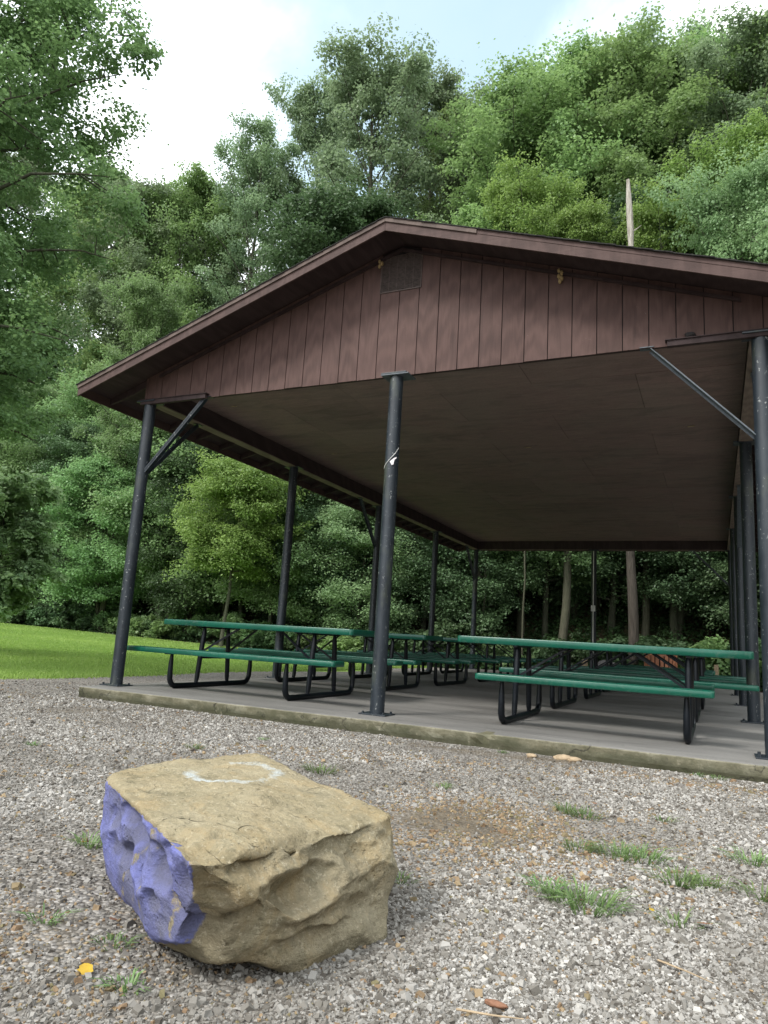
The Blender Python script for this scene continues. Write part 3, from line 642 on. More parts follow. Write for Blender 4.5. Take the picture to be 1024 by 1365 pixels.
def make_rock():
    ctr = np.array([5.25, -4.68, .04])
    b = bmesh.new()
    for h in HULL: b.verts.new(h)
    bmesh.ops.convex_hull(b, input=b.verts); b.normal_update()
    N = []; Dd = []
    for f in b.faces:
        n = np.array(f.normal[:]); c0 = np.array(f.calc_center_median()[:]);
        if n@(c0-ctr) < 0: n = -n
        d = n@(c0-ctr)
        N.append(n); Dd.append(d)
    b.free(); N = np.array(N); Dd = np.array(Dd)
    b = bmesh.new(); bmesh.ops.create_icosphere(b, subdivisions=7, radius=1)
    me = bpy.data.meshes.new('boulder'); b.to_mesh(me); b.free(); nv = len(me.vertices)
    dirs = np.empty(nv*3, np.float32); me.vertices.foreach_get('co', dirs); dirs = nrm(dirs.reshape(-1, 3).astype(float)*np.array([1.45, 1.2, .62]))
    # merge near-coplanar planes
    keep = []
    for i in range(len(N)):
        if not any(N[i]@N[j] > .995 and abs(Dd[i]-Dd[j]) < .01 for j in keep): keep.append(i)
    N, Dd = N[keep], Dd[keep]
    q = np.maximum(dirs@N.T/Dd[None], 1e-4); pw = 80
    r = (q**pw).sum(1)**(-1/pw); wts = q**pw; wts /= wts.sum(1, keepdims=True)
    P = ctr+dirs*r[:, None]; nn = nrm(wts@N)
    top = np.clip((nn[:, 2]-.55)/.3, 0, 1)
    nl = nrm(np.array([-.62, -.72, -.1])); left = np.clip((nn@nl-.42)/.3, 0, 1); left = left*np.where(P[:, 0] < 5.66, 1, 0)
    nf = nrm(np.array([.86, -.45, .1])); front = np.clip((nn@nf-.3)/.4, 0, 1)*(1-top)*(1-left)
    # scallops: cellular concave facets
    def cells(P, sc, seed, warp=.10):
        rs = np.random.default_rng(seed); Q = P*sc+warp*(np.stack([fbm(P, 2.5*sc/4, 3, seed+k) for k in range(3)], 1)-.47)*4
        n_ = 420; lo = Q.min(0)-.3; hi = Q.max(0)+.3; C = lo+rs.random((n_, 3))*(hi-lo)
        d1 = np.full(len(Q), 9.); d2 = np.full(len(Q), 9.)
        ci = np.zeros(len(Q)); rv_ = rs.random(n_)
        for c_, v_ in zip(C, rv_):
            d = np.linalg.norm(Q-c_, axis=1); m = d < d1; d2 = np.where(m, d1, np.minimum(d2, d)); d1 = np.where(m, d, d1); ci = np.where(m, v_, ci)
        return d1, d2, ci*np.clip((d2-d1)/.06, 0, 1)+.5*(1-np.clip((d2-d1)/.06, 0, 1))
    ext = np.ptp(P, axis=0)
    d1, d2, cid = cells(P*np.array([1, 1, 1.5]), 1.0/.20*.55, 11); facet = d1**2
    facet = (facet-facet.mean())/facet.std()
    e1, e2, cid2 = cells(P*np.array([1, 1, 1.3]), 1.0/.085*.42, 23); f2 = e1**2; f2 = (f2-f2.mean())/f2.std()
    disp = np.zeros(nv)
    disp += (1-top)*((1-left*.5)*(facet*.010+(cid-.5)*.012) + f2*.0035 + (cid2-.5)*.005 - .010)
    disp += left*(1-top)*f2*.0045
    disp += top*((fbm(P, 3.2, 4, 31)-.47)*.05+(fbm(P*np.array([1, 1, 4]), 9, 4, 37)-.47)*.016)
    # thin flaking layers on top
    lay = fbm(P, 4.0, 4, 41); st = np.floor(lay*15)/15; disp += top*(st-lay)*.09
    disp += (1-top)*((fbm(P, 7, 5, 51)-.48)*.010)+(fbm(P, 28, 4, 57)-.47)*.006+(fbm(P, 70, 3, 58)-.44)*.0025
    disp += (1-top)*(.5-np.abs(fbm(P*np.array([1, 1, 1.6]), 11, 4, 91)-.47)*5)*.0035*(1-.4*left)+top*(.5-np.abs(fbm(P, 9, 4, 93)-.47)*5)*.0035
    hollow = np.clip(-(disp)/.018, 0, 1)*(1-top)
    def carve(c0, nd, ax, ru, rv, depth, ledge=.0, p=2.0):
        nonlocal disp, hollow
        c0 = np.array(c0); nd = nrm(np.array(nd)); u = nrm(np.array(ax)-nd*(np.array(ax)@nd)); v = np.cross(nd, u); d = P-c0
        a = (d@u)/ru; bb = (d@v)/rv; near = np.abs(d@nd) < .16
        rho = np.clip(np.sqrt(a*a+bb*bb)+(fbm(P, 14, 3, 77)-.47)*.6*min(1, (min(ru, rv)/.04)**2), 0, 9); k = np.clip(1-rho**2, 0, 1)
        disp -= near*depth*k*np.clip(1+ledge*bb, .15, 2); hollow = np.maximum(hollow, near*np.clip(k*1.4, 0, 1))
    # hollows where the photograph shows them: seat each on the block's own surface
    dd_ = P-CAM; zz_ = dd_@FW; QX = 512+CF*(dd_@R2)/zz_; QY = 682.5-CF*(dd_@U2)/zz_; vis = (nn*nrm(dd_)).sum(1) < -.1
    def hol(px, py, rx, ry, depth, ledge=.6):
        m = vis & (np.hypot(QX-px, QY-py) < 6)
        if not m.any(): return
        c0 = P[m].mean(0); n0 = nrm(nn[m].mean(0)); vd = nrm(c0-CAM); u = nrm(np.cross(np.array([0, 0, 1.]), n0)); w = np.cross(n0, u); sc = np.linalg.norm(c0-CAM)/CF
        fu = max(.3, np.linalg.norm(u-vd*(u@vd))); fw = max(.3, np.linalg.norm(w-vd*(w@vd)))
        carve(c0, n0, u, rx*sc/fu, ry*sc/fw, depth, ledge)
    for h_ in ((385, 1122, 75, 12, .022, 0), (408, 1188, 55, 30, .085, .8), (470, 1125, 38, 26, .022, .3), (352, 1150, 36, 24, .020, .3), (405, 1135, 40, 26, .016, 0), (290, 1178, 30, 30, .022, .3), (455, 1232, 62, 22, .026, .8), (345, 1243, 52, 24, .024, .7), (500, 1195, 16, 40, .016, 0), (490, 1150, 24, 22, .016, .3), (430, 1262, 60, 14, .025, .8), (285, 1225, 28, 22, .02, .5), (270, 1262, 26, 18, .02, .5), (398, 1128, 8, 8, .07, 0), (308, 1236, 8, 7, .06, 0), (320, 1160, 18, 12, .012, .5), (480, 1182, 20, 10, .014, .6)): hol(*h_)
    for h_ in ((166, 1088, 13, 13, .035), (178, 1108, 16, 20, .045), (147, 1092, 9, 14, .022), (150, 1130, 10, 16, .02), (166, 1150, 14, 20, .035), (208, 1165, 17, 24, .05), (222, 1137, 9, 14, .035), (191, 1172, 9, 12, .03), (202, 1133, 10, 9, .03), (203, 1203, 9, 14, .03), (222, 1203, 9, 13, .035), (229, 1222, 9, 9, .025), (212, 1238, 11, 13, .02), (246, 1244, 13, 12, .02), (240, 1180, 9, 22, .02), (246, 1152, 8, 14, .014), (186, 1215, 12, 14, .02), (238, 1115, 10, 16, .012), (182, 1060, 12, 12, .01), (172, 1185, 10, 14, .018)): hol(*h_, .75)
    low = left*np.clip((.02-P[:, 2])/.06, 0, 1); disp = disp*(1-.65*low)
    P2 = P+nn*disp[:, None]
    pn = (fbm(P, 9, 4, 61)-.47)
    # painted left face
    lf = nrm(np.array([-.56, -.82, 0])); edge = (P-np.array([5.15, -5.03, 0]))@lf
    paint = np.clip(left*1.0-np.clip((P[:, 2]-.205+pn*.05)/.03, 0, 1)-np.clip((-.10-P[:, 2])/.05, 0, .6), 0, 1)*np.clip((5.66-P[:, 0])/.04, 0, 1)
    ed_ = (P-np.array([5.61, -5.33, 0]))@nrm(np.array([-.557, -.832, 0])); slab_ = np.clip((ed_+.085+pn*.06)/.025, 0, 1)*np.clip((5.585-P[:, 0]+pn*.05)/.012, 0, 1)*np.clip((.19-P[:, 2])/.03, 0, 1)
    paint = np.clip(np.maximum(paint, slab_*(1-top)), 0, 1)
    paint = paint*.98-hollow*.22*vnoise(P, 14, 5)-np.clip((.04-P[:, 2])/.16, 0, 1)*.20*np.clip((fbm(P, 6, 3, 8)-.36)*6, 0, 1)-np.clip((fbm(P, 16, 4, 18)-.57)*4, 0, .45)
    rc = np.array([5.03, -4.37]); dx, dy = P[:, 0]-rc[0], P[:, 1]-rc[1]
    rad = np.hypot(dx, dy)+pn*.03; ang = np.arctan2(dy, dx)
    ring = np.exp(-((rad-.17)/.052)**2)*top; ring *= np.where((ang > 2.35) | (ang < -2.9), .35, 1); ring *= .68+.5*(fbm(P, 12, 3, 71)-.4)
    me.vertices.foreach_set('co', (P2-np.array([5.25, -4.68, GZ])).astype(np.float32).ravel())
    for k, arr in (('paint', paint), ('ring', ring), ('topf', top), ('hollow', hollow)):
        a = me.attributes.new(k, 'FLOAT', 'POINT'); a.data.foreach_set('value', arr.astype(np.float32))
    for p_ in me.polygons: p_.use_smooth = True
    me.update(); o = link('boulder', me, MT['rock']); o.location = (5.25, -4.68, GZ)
    setp(o, 'big tan sandstone boulder with one side painted blue violet and a white ring on top', 'boulder')
make_rock()
# ------------------------------------------------------------------ leaves and trees
def leaf_arrays(P, Nn, size, rng, kind=4, elong=.42):
    n = len(P); t = rng.normal(size=(n, 3)); t[:, 2] -= .35; t = nrm(t-Nn*(t*Nn).sum(1, keepdims=True)); s = np.cross(Nn, t); L_ = size[:, None]
    if kind == 4:
        V = np.stack([P, P+t*L_*.45+s*L_*elong+Nn*L_*.10, P+t*L_, P+t*L_*.45-s*L_*elong+Nn*L_*.10], 1); k = 4
    else:
        V = np.stack([P, P+t*L_*.18+s*L_*.42, P+t*L_*.55+s*L_*.40+Nn*L_*.12, P+t*L_, P+t*L_*.55-s*L_*.40+Nn*L_*.12, P+t*L_*.18-s*L_*.42], 1); k = 6
    F = np.arange(n*k).reshape(n, k); return V.reshape(-1, 3), F
def tube_np(paths, n=6):
    Vs, Fs, o = [], [], 0
    for P, R_ in paths:
        P = np.asarray(P, float); T = nrm(np.gradient(P, axis=0)); ref = np.array([.3, .9, .2]); u = nrm(ref-T*(T@ref)[:, None]); w = np.cross(T, u)
        a = np.arange(n)*2*PI/n; ring = P[:, None]+(u[:, None]*np.cos(a)[None, :, None]+w[:, None]*np.sin(a)[None, :, None])*np.asarray(R_)[:, None, None]
        Vs.append(ring.reshape(-1, 3)); m = len(P); i = np.arange(m-1)[:, None]*n; k = np.arange(n)[None]; k2 = (k+1) % n
        Fs.append(np.stack([i+k, i+k2, i+n+k2, i+n+k], -1).reshape(-1, 4)+o); o += m*n
    return np.vstack(Vs), np.vstack(Fs)
def tree_meshes(seed, H, R, cb, limbs, sub, per, leaf, flat=.5, up=.5, kind=4, rc=(.13, .22), bark='bark', r0=None, top=.5, droop=0, mat='oak'):
    g = np.random.default_rng(seed); zs = np.linspace(0, H*.96, 12); wob = np.cumsum(g.normal(0, H*.006, (12, 2)), 0)
    trunk = np.column_stack([wob[:, 0]-wob[0, 0], wob[:, 1]-wob[0, 1], zs]); r0 = r0 or H*.013
    tr = [(trunk, r0*np.linspace(1, .12, 12)**.9*np.where(zs < .3, 1.3, 1))]
    C = []; az = g.random()*6
    for i in range(limbs):
        t = (i+g.random())/limbs; h = H*(cb+(1-cb)*.93*t); az += 2.4+g.normal(0, .35)
        prof = math.sqrt(max(.03, 1-((t-.38)/.66)**2)) if t > .38 else .62+.38*t/.38
        ln = R*prof*g.uniform(.7, 1.12); el = math.radians(5+65*t**1.4*up*1.6+g.normal(0, 6))-droop
        k = np.interp(h, zs, trunk[:, 0]), np.interp(h, zs, trunk[:, 1]); s = np.linspace(0, 1, 6)
        dirx, diry = math.cos(az), math.sin(az); z = h-ln*.18*(1-t)+ln*math.tan(min(el, 1.1))*s*.8-droop*ln*.5*s**2+ln*.08*np.sin(s*3)
        path = np.column_stack([k[0]+dirx*ln*s+g.normal(0, .03*ln, 6)*s, k[1]+diry*ln*s+g.normal(0, .03*ln, 6)*s, np.minimum(z, H)])
        tr.append((path, np.linspace(.32*r0*(1.1-t), .04*r0, 6)))
        for j in range(sub):
            s_ = g.uniform(.3, 1.02); pt = np.array([np.interp(s_, s, path[:, q]) for q in range(3)])
            sd = g.normal(0, .22*ln*(1.15-.5*s_)); off = np.array([-diry*sd, dirx*sd, g.normal(0, .07*ln)+(.04*R)])
            c_ = pt+off; C.append((*c_, R*g.uniform(*rc)*(1.1 if s_ > .6 else .9)))
            if j % 2 == 0: tr.append((np.linspace(pt, c_, 3), np.linspace(.07*r0, .02*r0, 3)))
    for j in range(int(limbs*top)): a = g.random()*6.28; q = g.random()**.5*R*.4; C.append((math.cos(a)*q+trunk[-1, 0], math.sin(a)*q+trunk[-1, 1], H*(1-.10*g.random()-.12*(q/R)), R*g.uniform(*rc)))
    C = np.array(C); nC = len(C); m = np.maximum(8, (per*(C[:, 3]/C[:, 3].mean())**2*g.uniform(.6, 1.3, nC))).astype(int)
    idx = np.repeat(np.arange(nC), m); n = len(idx); o = nrm(g.normal(size=(n, 3)))*(g.random(n)**.42)[:, None]
    an = g.uniform(.6, 1.5, (nC, 3)); tilt = g.normal(0, .35, (nC, 2)); off = o*C[idx, 3:4]*np.array([1.15, 1.15, flat])*an[idx]*np.where(g.random(n) < .12, g.uniform(1.1, 1.6, n), 1.)[:, None]; off[:, 2] += (off[:, :2]*tilt[idx]).sum(1); P = C[idx, :3]+off
    Nn = nrm(np.array([0, 0, .75])+o*.55+g.normal(0, .42, (n, 3)))
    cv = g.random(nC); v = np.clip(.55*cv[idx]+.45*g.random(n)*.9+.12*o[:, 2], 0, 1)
    V, F = leaf_arrays(P, Nn, leaf*g.uniform(.65, 1.25, n), g, kind)
    TV, TF = tube_np(tr)
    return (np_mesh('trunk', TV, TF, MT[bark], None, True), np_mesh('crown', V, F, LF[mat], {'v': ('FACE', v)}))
SP = {}
SP['oakA'] = (tree_meshes(1, 22, 5.2, .34, 60, 8, 190, .19, .62, .55, rc=(.10, .19), mat='oak'), 22)
SP['oakB'] = (tree_meshes(2, 24, 5.6, .30, 62, 8, 180, .19, .6, .6, rc=(.10, .19), mat='oak'), 24)
SP['ashA'] = (tree_meshes(3, 26, 4.4, .30, 46, 6, 170, .18, .6, .9, rc=(.11, .18), mat='ash', bark='bark'), 26)
SP['ashB'] = (tree_meshes(4, 24, 4.8, .25, 50, 7, 170, .18, .6, .8, rc=(.11, .18), mat='ash'), 24)
SP['beechA'] = (tree_meshes(5, 13, 4.6, .24, 44, 9, 190, .14, .42, .34, rc=(.12, .22), mat='beech', droop=.06), 13)
SP['beechB'] = (tree_meshes(6, 11, 4.4, .22, 42, 9, 200, .14, .40, .32, rc=(.12, .22), mat='beech', droop=.08), 11)
SP['darkA'] = (tree_meshes(7, 15, 4.8, .16, 44, 8, 220, .14, .48, .36, rc=(.12, .22), mat='dark'), 15)
SP['limeA'] = (tree_meshes(8, 9, 3.3, .48, 34, 8, 220, .12, .42, .34, rc=(.16, .25), mat='lime'), 9)
SP['paleA'] = (tree_meshes(9, 10, 4.0, .12, 36, 8, 220, .13, .42, .34, rc=(.15, .25), mat='pale'), 10)
def variant(new, src, mat, dens):
    (tm, cm), H0 = SP[src]; c2 = cm.copy(); c2.materials[0] = LF[mat]; SP[new] = ((tm, c2), H0)
variant('beechT', 'ashB', 'beech', 1); variant('darkT', 'oakA', 'dark', 1); variant('paleT', 'oakB', 'pale', 1); variant('limeT', 'ashB', 'lime', 1)
CR_W = {'oakA': 5.2, 'oakB': 5.6, 'ashA': 4.4, 'ashB': 4.8, 'beechA': 4.6, 'beechB': 4.4, 'darkA': 4.8, 'limeA': 3.2, 'paleA': 4.0}
NAMES = {'beechT': 'beech_tree', 'darkT': 'forest_tree', 'paleT': 'poplar_tree', 'limeT': 'maple_tree', 'oakA': 'oak_tree', 'oakB': 'oak_tree', 'ashA': 'ash_tree', 'ashB': 'ash_tree', 'beechA': 'beech_tree', 'beechB': 'beech_tree', 'darkA': 'forest_tree', 'limeA': 'maple_tree', 'paleA': 'young_tree'}
TREES = []
def plant(sp, x, y, h, wide=1.0, label=None, group=None, zoff=-.25):
    (tm, cm), H0 = SP[sp]; s = h/H0
    o = empty(NAMES[sp], (x, y, gh(x, y)+zoff), None, 'tree', group, random.uniform(0, 6.28)); o.scale = (s*wide, s*wide, s)
    link('trunk', tm, None, o); link('crown', cm, None, o)
    if label: o['label'] = label
    TREES.append(o); o.matrix_basis = o.matrix_basis; return o
SMP = {}
def fit_top(o, sp, ty):
    """shrink or stretch the tree until its visible top reaches the height it has in the photo"""
    if sp not in SMP:
        c_ = SP[sp][0][1]; a = np.empty(len(c_.vertices)*3, np.float32); c_.vertices.foreach_get('co', a); SMP[sp] = a.reshape(-1, 3)[::31]
    A = SMP[sp]; rz_ = o.rotation_euler.z
    for _ in range(7):
        sc = np.array(o.scale); B = A*sc; X_ = B[:, 0]*math.cos(rz_)-B[:, 1]*math.sin(rz_); Y_ = B[:, 0]*math.sin(rz_)+B[:, 1]*math.cos(rz_)
        Wd_ = np.stack([X_, Y_, B[:, 2]], 1)+np.array(o.location); d = Wd_-CAM; z = d@FW; py = 682.5-CF*(d@U2)/z; k = np.argsort(py)[len(py)//300]
        e = py[k]-ty; rel = e/CF*np.linalg.norm(d[k])*1.1; f_ = min(1.3, max(.7, 1+rel*.8/max(2, B[k, 2]))); o.scale.z *= f_
        o.scale.x = o.scale.y = max(.5*o.scale.z, min(o.scale.x, 1.0*o.scale.z))
def at_px(px, topy, dist):
    r_ = ray(px, topy); h = math.hypot(r_[0], r_[1]); q = CAM+r_/h*dist; return q
SKY = [(-200, 60), (0, 150), (140, 220), (200, 240), (262, 228), (318, 235), (335, 165), (385, 150), (430, 100), (470, 50), (510, 42), (560, 75), (600, 125), (635, 135), (665, 100), (700, 85), (760, 65), (830, 32), (880, 45), (915, 55), (960, 20), (1024, 8), (1250, 0)]
def sky_y(px): return float(np.interp(px, [a for a, b in SKY], [b for a, b in SKY]))
# ridge line trees against the sky (photo x, distance, species, width)
ridge = [(-120, 44, 'oakB', 1.1), (40, 46, 'ashB', 1.1), (150, 47, 'oakA', 1), (215, 47, 'ashB', .9), (262, 44, 'oakA', .8), (310, 47, 'ashB', .8), (362, 42, 'ashA', .75), (425, 44, 'ashB', .8), (500, 39, 'ashA', 1.0), (575, 43, 'ashB', .85),
         (620, 45, 'oakA', .8), (690, 38, 'oakB', .95), (765, 39, 'oakA', 1.0), (835, 44, 'ashB', 1.05), (870, 37, 'oakB', .95), (925, 41, 'oakA', .85), (985, 36, 'ashA', 1.1), (1060, 38, 'oakB', 1.1), (1180, 40, 'oakA', 1.1)]
def ordinal(i): return ['first', 'second', 'third', 'fourth', 'fifth', 'sixth', 'seventh', 'eighth', 'ninth', 'tenth', 'eleventh', 'twelfth', 'thirteenth', 'fourteenth', 'fifteenth', 'sixteenth', 'seventeenth', 'eighteenth', 'nineteenth', 'twentieth'][min(i, 19)]
DESC = {'beechT': 'leafy beech', 'darkT': 'dark dense tree', 'paleT': 'pale green poplar', 'limeT': 'yellow green maple', 'oakA': 'broad green oak', 'oakB': 'broad green oak', 'ashA': 'airy tall ash', 'ashB': 'airy tall ash', 'beechA': 'layered leafy beech', 'beechB': 'layered leafy beech', 'darkA': 'dark dense tree', 'limeA': 'bright yellow green maple', 'paleA': 'pale green sapling'}
def row(tab, offs, jit, gname, phrase, ymin):
    vis = 0
    for i, (px, dist, sp, w) in enumerate(tab):
        ty = sky_y(px)+offs+(random.uniform(-jit, jit) if jit else 0); r0_ = ray(px, ty); dist = max(dist, (ymin+6.8)/(r0_[1]/math.hypot(r0_[0], r0_[1]))); q = at_px(px, ty, dist); g0 = gh(q[0], q[1])
        if 0 <= px <= 1024: lb = f'{DESC[sp]}, {ordinal(vis)} from the left {phrase}'; vis += 1
        else: lb = f'{DESC[sp]} {phrase}, outside the frame'
        o = plant(sp, q[0], q[1], max(5, q[2]-g0+.4), w*SP[sp][1]/max(5, q[2]-g0), lb, gname); fit_top(o, sp, ty)
row(ridge, 0, 0, 'ridge trees against the sky', 'in the ridge row of trees against the sky', 27)
mid = [(px, random.uniform(31, 35), random.choice(['oakA', 'ashB', 'oakB', 'beechT', 'darkT', 'oakA']), 1.0) for px in range(-170, 1240, 105)]
row(mid, 215, 40, 'trees halfway up the slope', 'in the middle row of trees on the slope', 23.5)
mid2 = [(px, random.uniform(27, 30), random.choice(['beechT', 'ashB', 'oakA', 'paleT', 'beechT', 'ashA']), 1.0) for px in range(-150, 1240, 95)]
row(mid2, 330, 30, 'trees low on the slope', 'in the low row on the slope', 20.5)
# forest edge: understory trees with layered branches reaching over the bank
edge = [(-26, 17.8, 'beechA', 9.5), (-22.5, 18.6, 'darkA', 10), (-19.5, 17.9, 'beechB', 8), (-17, 19.2, 'beechA', 11), (-14.6, 18.4, 'darkA', 9), (-12.4, 19.4, 'beechB', 9), (-10.3, 18.5, 'beechA', 8.6), (-8.0, 19.3, 'darkA', 10), (-6.0, 18.3, 'paleA', 6.5),
        (-3.8, 19.6, 'darkA', 9.5), (-1.5, 19.4, 'darkA', 9), (.9, 20.6, 'beechA', 10), (3.2, 21.3, 'darkA', 11), (5.6, 21.2, 'darkA', 10), (8.2, 20.6, 'darkA', 10), (11, 19.6, 'darkA', 10), (14, 18.9, 'darkA', 10), (-31, 18.5, 'oakA', 14), (18, 19, 'darkA', 10),  # darkA crowns behind the shelter: darker leaf colour stands in for forest shade
        (-24.5, 22.5, 'beechA', 12), (-19, 23, 'darkA', 13), (-13.5, 23, 'beechB', 12), (-8.5, 23.5, 'beechA', 12), (-3.5, 23.6, 'darkA', 13), (1.5, 24.5, 'darkA', 13), (6.5, 24.5, 'darkA', 12), (11.5, 24, 'beechA', 12)]
ER = {wr: sorted(e[0] for e in edge if (e[1] < 21.5) == (wr == 'front')) for wr in ('front', 'second')}
for i, (x, y, sp, h) in enumerate(edge):
    wr = 'front' if y < 21.5 else 'second'
    plant(sp, x, y, h, 1.0, f'{DESC[sp]} in the {wr} row at the forest edge, {ordinal(ER[wr].index(x))} from its left end', 'trees along the forest edge', -.3)
q = at_px(318, 622, 28); plant('limeA', q[0], q[1], q[2]-gh(q[0], q[1]), .95, 'bright yellow green maple on the bank between the two left posts', None)
q = at_px(690, 272, 31); plant('limeT', q[0], q[1], q[2]-gh(q[0], q[1])+.3, .8, 'bright yellow green maple above the roof just left of the snag', None)
q = at_px(770, 300, 29); plant('limeT', q[0], q[1], q[2]-gh(q[0], q[1])+.3, .7, 'low bright maple whose crown tops the roof left of the snag base', None)
q = at_px(895, 290, 28); plant('limeT', q[0], q[1], q[2]-gh(q[0], q[1])+.3, .75, 'bright yellow green maple above the roof just right of the snag', None)
q = at_px(985, 225, 30); plant('limeT', q[0], q[1], q[2]-gh(q[0], q[1])+.3, .8, 'tall yellow green maple near the right edge of the photo', None)
q = at_px(975, 275, 26); plant('paleT', q[0], q[1], q[2]-gh(q[0], q[1])+.3, .7, 'pale green poplar above the roof at the right edge', None)
q = at_px(190, 395, 36); plant('beechT', q[0], q[1], q[2]-gh(q[0], q[1])+.3, .7, 'light green beech above the left eave of the shelter', None)
# near tree at the left: trunk out of frame, boughs reaching in
(ntm, ncm) = tree_meshes(21, 15.0, 3.5, .25, 76, 11, 210, .066, .42, .42, 6, (.07, .125), 'bark', .22, .4, .05, 'near')
o = empty('maple_tree', (-5.9, .3, gh(-5.9, .3)-.1), 'large near maple whose boughs hang in from the left side', 'tree', None, 2.0); link('trunk', ntm, None, o); link('crown', ncm, None, o)
# lower leafy young tree at the left edge over the lawn
(ytm, ycm) = tree_meshes(22, 3.7, 1.35, .3, 30, 9, 90, .10, .5, .4, 6, (.12, .2), 'palebark', .05, .5, .1, 'pale')
o = empty('young_tree', (-8.0, 3.9, gh(-8.0, 3.9)-.05), 'pale leafy young tree at the left edge standing on the lawn', 'tree', None, 1.0); link('trunk', ytm, None, o); link('crown', ycm, None, o)
# bare trunks seen in the dark under the canopy
def trunk_tree(x, y, h, r, lean=0, label=None, mat='palebark'):
    g = np.random.default_rng(int(abs(x*31+y*7))); zs = np.linspace(0, h, 10); w = np.cumsum(g.normal(0, .05, (10, 2)), 0)
    path = np.column_stack([w[:, 0]+lean*zs, w[:, 1], zs]); V, F = tube_np([(path, r*np.linspace(1.1, .6, 10))]+[(np.array([path[k]+[0, 0, 0], path[k]+[g.normal(0, .6), g.normal(0, .6), .5], path[k]+[g.normal(0, 1.1), g.normal(0, 1.1), 1.1]]), [r*.22, r*.15, r*.05]) for k in (5, 6, 7, 8)], 10)
    o = empty('forest_tree', (x, y, gh(x, y)-.2), label, 'tree', 'bare trunks at the forest edge'); link('trunk', np_mesh('trunk', V, F, MT[mat], None, True), None, o)
    cm = SP['darkA'][0][1]; c_ = link('crown', cm, None, o); c_.scale = (.55, .55, .5); c_.location = (0, 0, h*.55); return o
for (px, d, r, lb, mt) in ((258, 26.5, .17, 'straight brown trunk left of the second left post', 'palebark'), (301, 27.5, .11, 'thinner dark trunk beside the second left post', 'bark'), (225, 26.5, .05, 'thin pale sapling trunk left of the brown trunk', 'palebark'), (237, 27, .04, 'slender pale stem close to the brown trunk', 'palebark'),
                      (748, 26.5, .15, 'pale trunk seen under the roof left of the back middle post', 'palebark'), (858, 28, .13, 'trunk seen under the roof right of the back middle post', 'palebark'), (915, 29, .10, 'trunk seen under the roof near the right posts', 'palebark'), (700, 25.5, .035, 'thin leaning sapling under the roof between two pale trunks', 'palebark'), (645, 27, .05, 'thin trunk behind the back left corner post', 'bark')):
    r_ = ray(px, 800); h_ = math.hypot(r_[0], r_[1]); d = max(d, (18.0+(d-25)*.45+6.8)*h_/r_[1]); q = CAM+r_/h_*d; trunk_tree(q[0], q[1], 9.5, r, random.uniform(-.02, .02), lb, mt)
# snag
q0 = at_px(842, 328, 25.5); q1 = at_px(839, 238, 25.5); g0 = gh(q0[0], q0[1]); o = empty('dead_snag', (q0[0], q0[1], g0-.3), 'bare pale broken dead tree trunk rising above the roof', 'tree snag')
n_ = 26; tt = np.linspace(0, 1, n_); hh = q1[2]-g0+.3; path = np.column_stack([(q1[0]-q0[0])*tt+.05*np.sin(tt*17), .05*np.cos(tt*13), hh*tt]); rr_ = .165*(1-.36*tt)*(1+.14*np.sin(tt*47)*np.cos(tt*31)); rr_[-1] = .06; rr_[-2] = .10; rr_[-5] *= .7
V, F = tube_np([(path, rr_)]+[(np.array([path[k], path[k]+[.22*s_, 0, .12], path[k]+[.38*s_, .1, .3]]), [.035, .022, .006]) for k, s_ in ((22, 1), (19, -1), (14, 1))], 10)
M = NT('snag_bark_and_wood'); p = M.obj(); nb_ = M.noise(M.mapv(p, (7, 7, 1)), 2.5, 7, .7)
zf = M.ramp(M.math('ADD', M.math('MULTIPLY', M.add('ShaderNodeSeparateXYZ', i_0=p).outputs[2], 1/16.), M.math('MULTIPLY_ADD', nb_, .5, -.25)), (.52, 0.0), (.66, 1.0))
c = M.mix(zf, M.ramp(nb_, (.3, (.035, .03, .025)), (.7, (.11, .095, .08))), M.ramp(nb_, (.3, (.16, .14, .12)), (.5, (.34, .31, .27)), (.7, (.50, .47, .43)))); M.bump(nb_, .9, .04); M.col(c, .9, .2)
link('trunk', np_mesh('trunk', V, F, M.m, None, True), None, o)
# shrubs along the bank
def shrub_mesh(seed, mat, h=1.5, r=1.2, n=5200, leaf=.12):
    g = np.random.default_rng(seed); nC = 34; a = g.random(nC)*6.28; q = np.sqrt(g.random(nC))*r; C = np.column_stack([np.cos(a)*q, np.sin(a)*q, h*(.25+.6*g.random(nC))*(1.1-.5*(q/r)**2)]); rc = g.uniform(.2, .38, nC)*r
    idx = g.integers(0, nC, n); o_ = nrm(g.normal(size=(n, 3)))*(g.random(n)**.45)[:, None]; P = C[idx]+o_*rc[idx, None]*np.array([1, 1, .55]); P[:, 2] = np.maximum(P[:, 2], .03)
    Nn = nrm(np.array([0, 0, .7])+o_*.5+g.normal(0, .45, (n, 3))); v = np.clip(.5*g.random(nC)[idx]+.5*g.random(n), 0, 1)
    V, F = leaf_arrays(P, Nn, leaf*g.uniform(.6, 1.3, n), g, 6)
    st = [(np.array([[0, 0, 0], C[k]*.5+[0, 0, .05], C[k]]), [.018, .012, .004]) for k in range(0, nC, 2)]; SV, SF = tube_np(st, 5)
    return np_mesh('foliage', V, F, LF[mat], {'v': ('FACE', v)}), np_mesh('stem', SV, SF, MT['bark'])
shr = [shrub_mesh(31, 'beech'), shrub_mesh(32, 'dark', 1.8, 1.4), shrub_mesh(33, 'oak', 1.2, 1.3), shrub_mesh(34, 'pale', 1.0, .9, 3600)]
k = 0
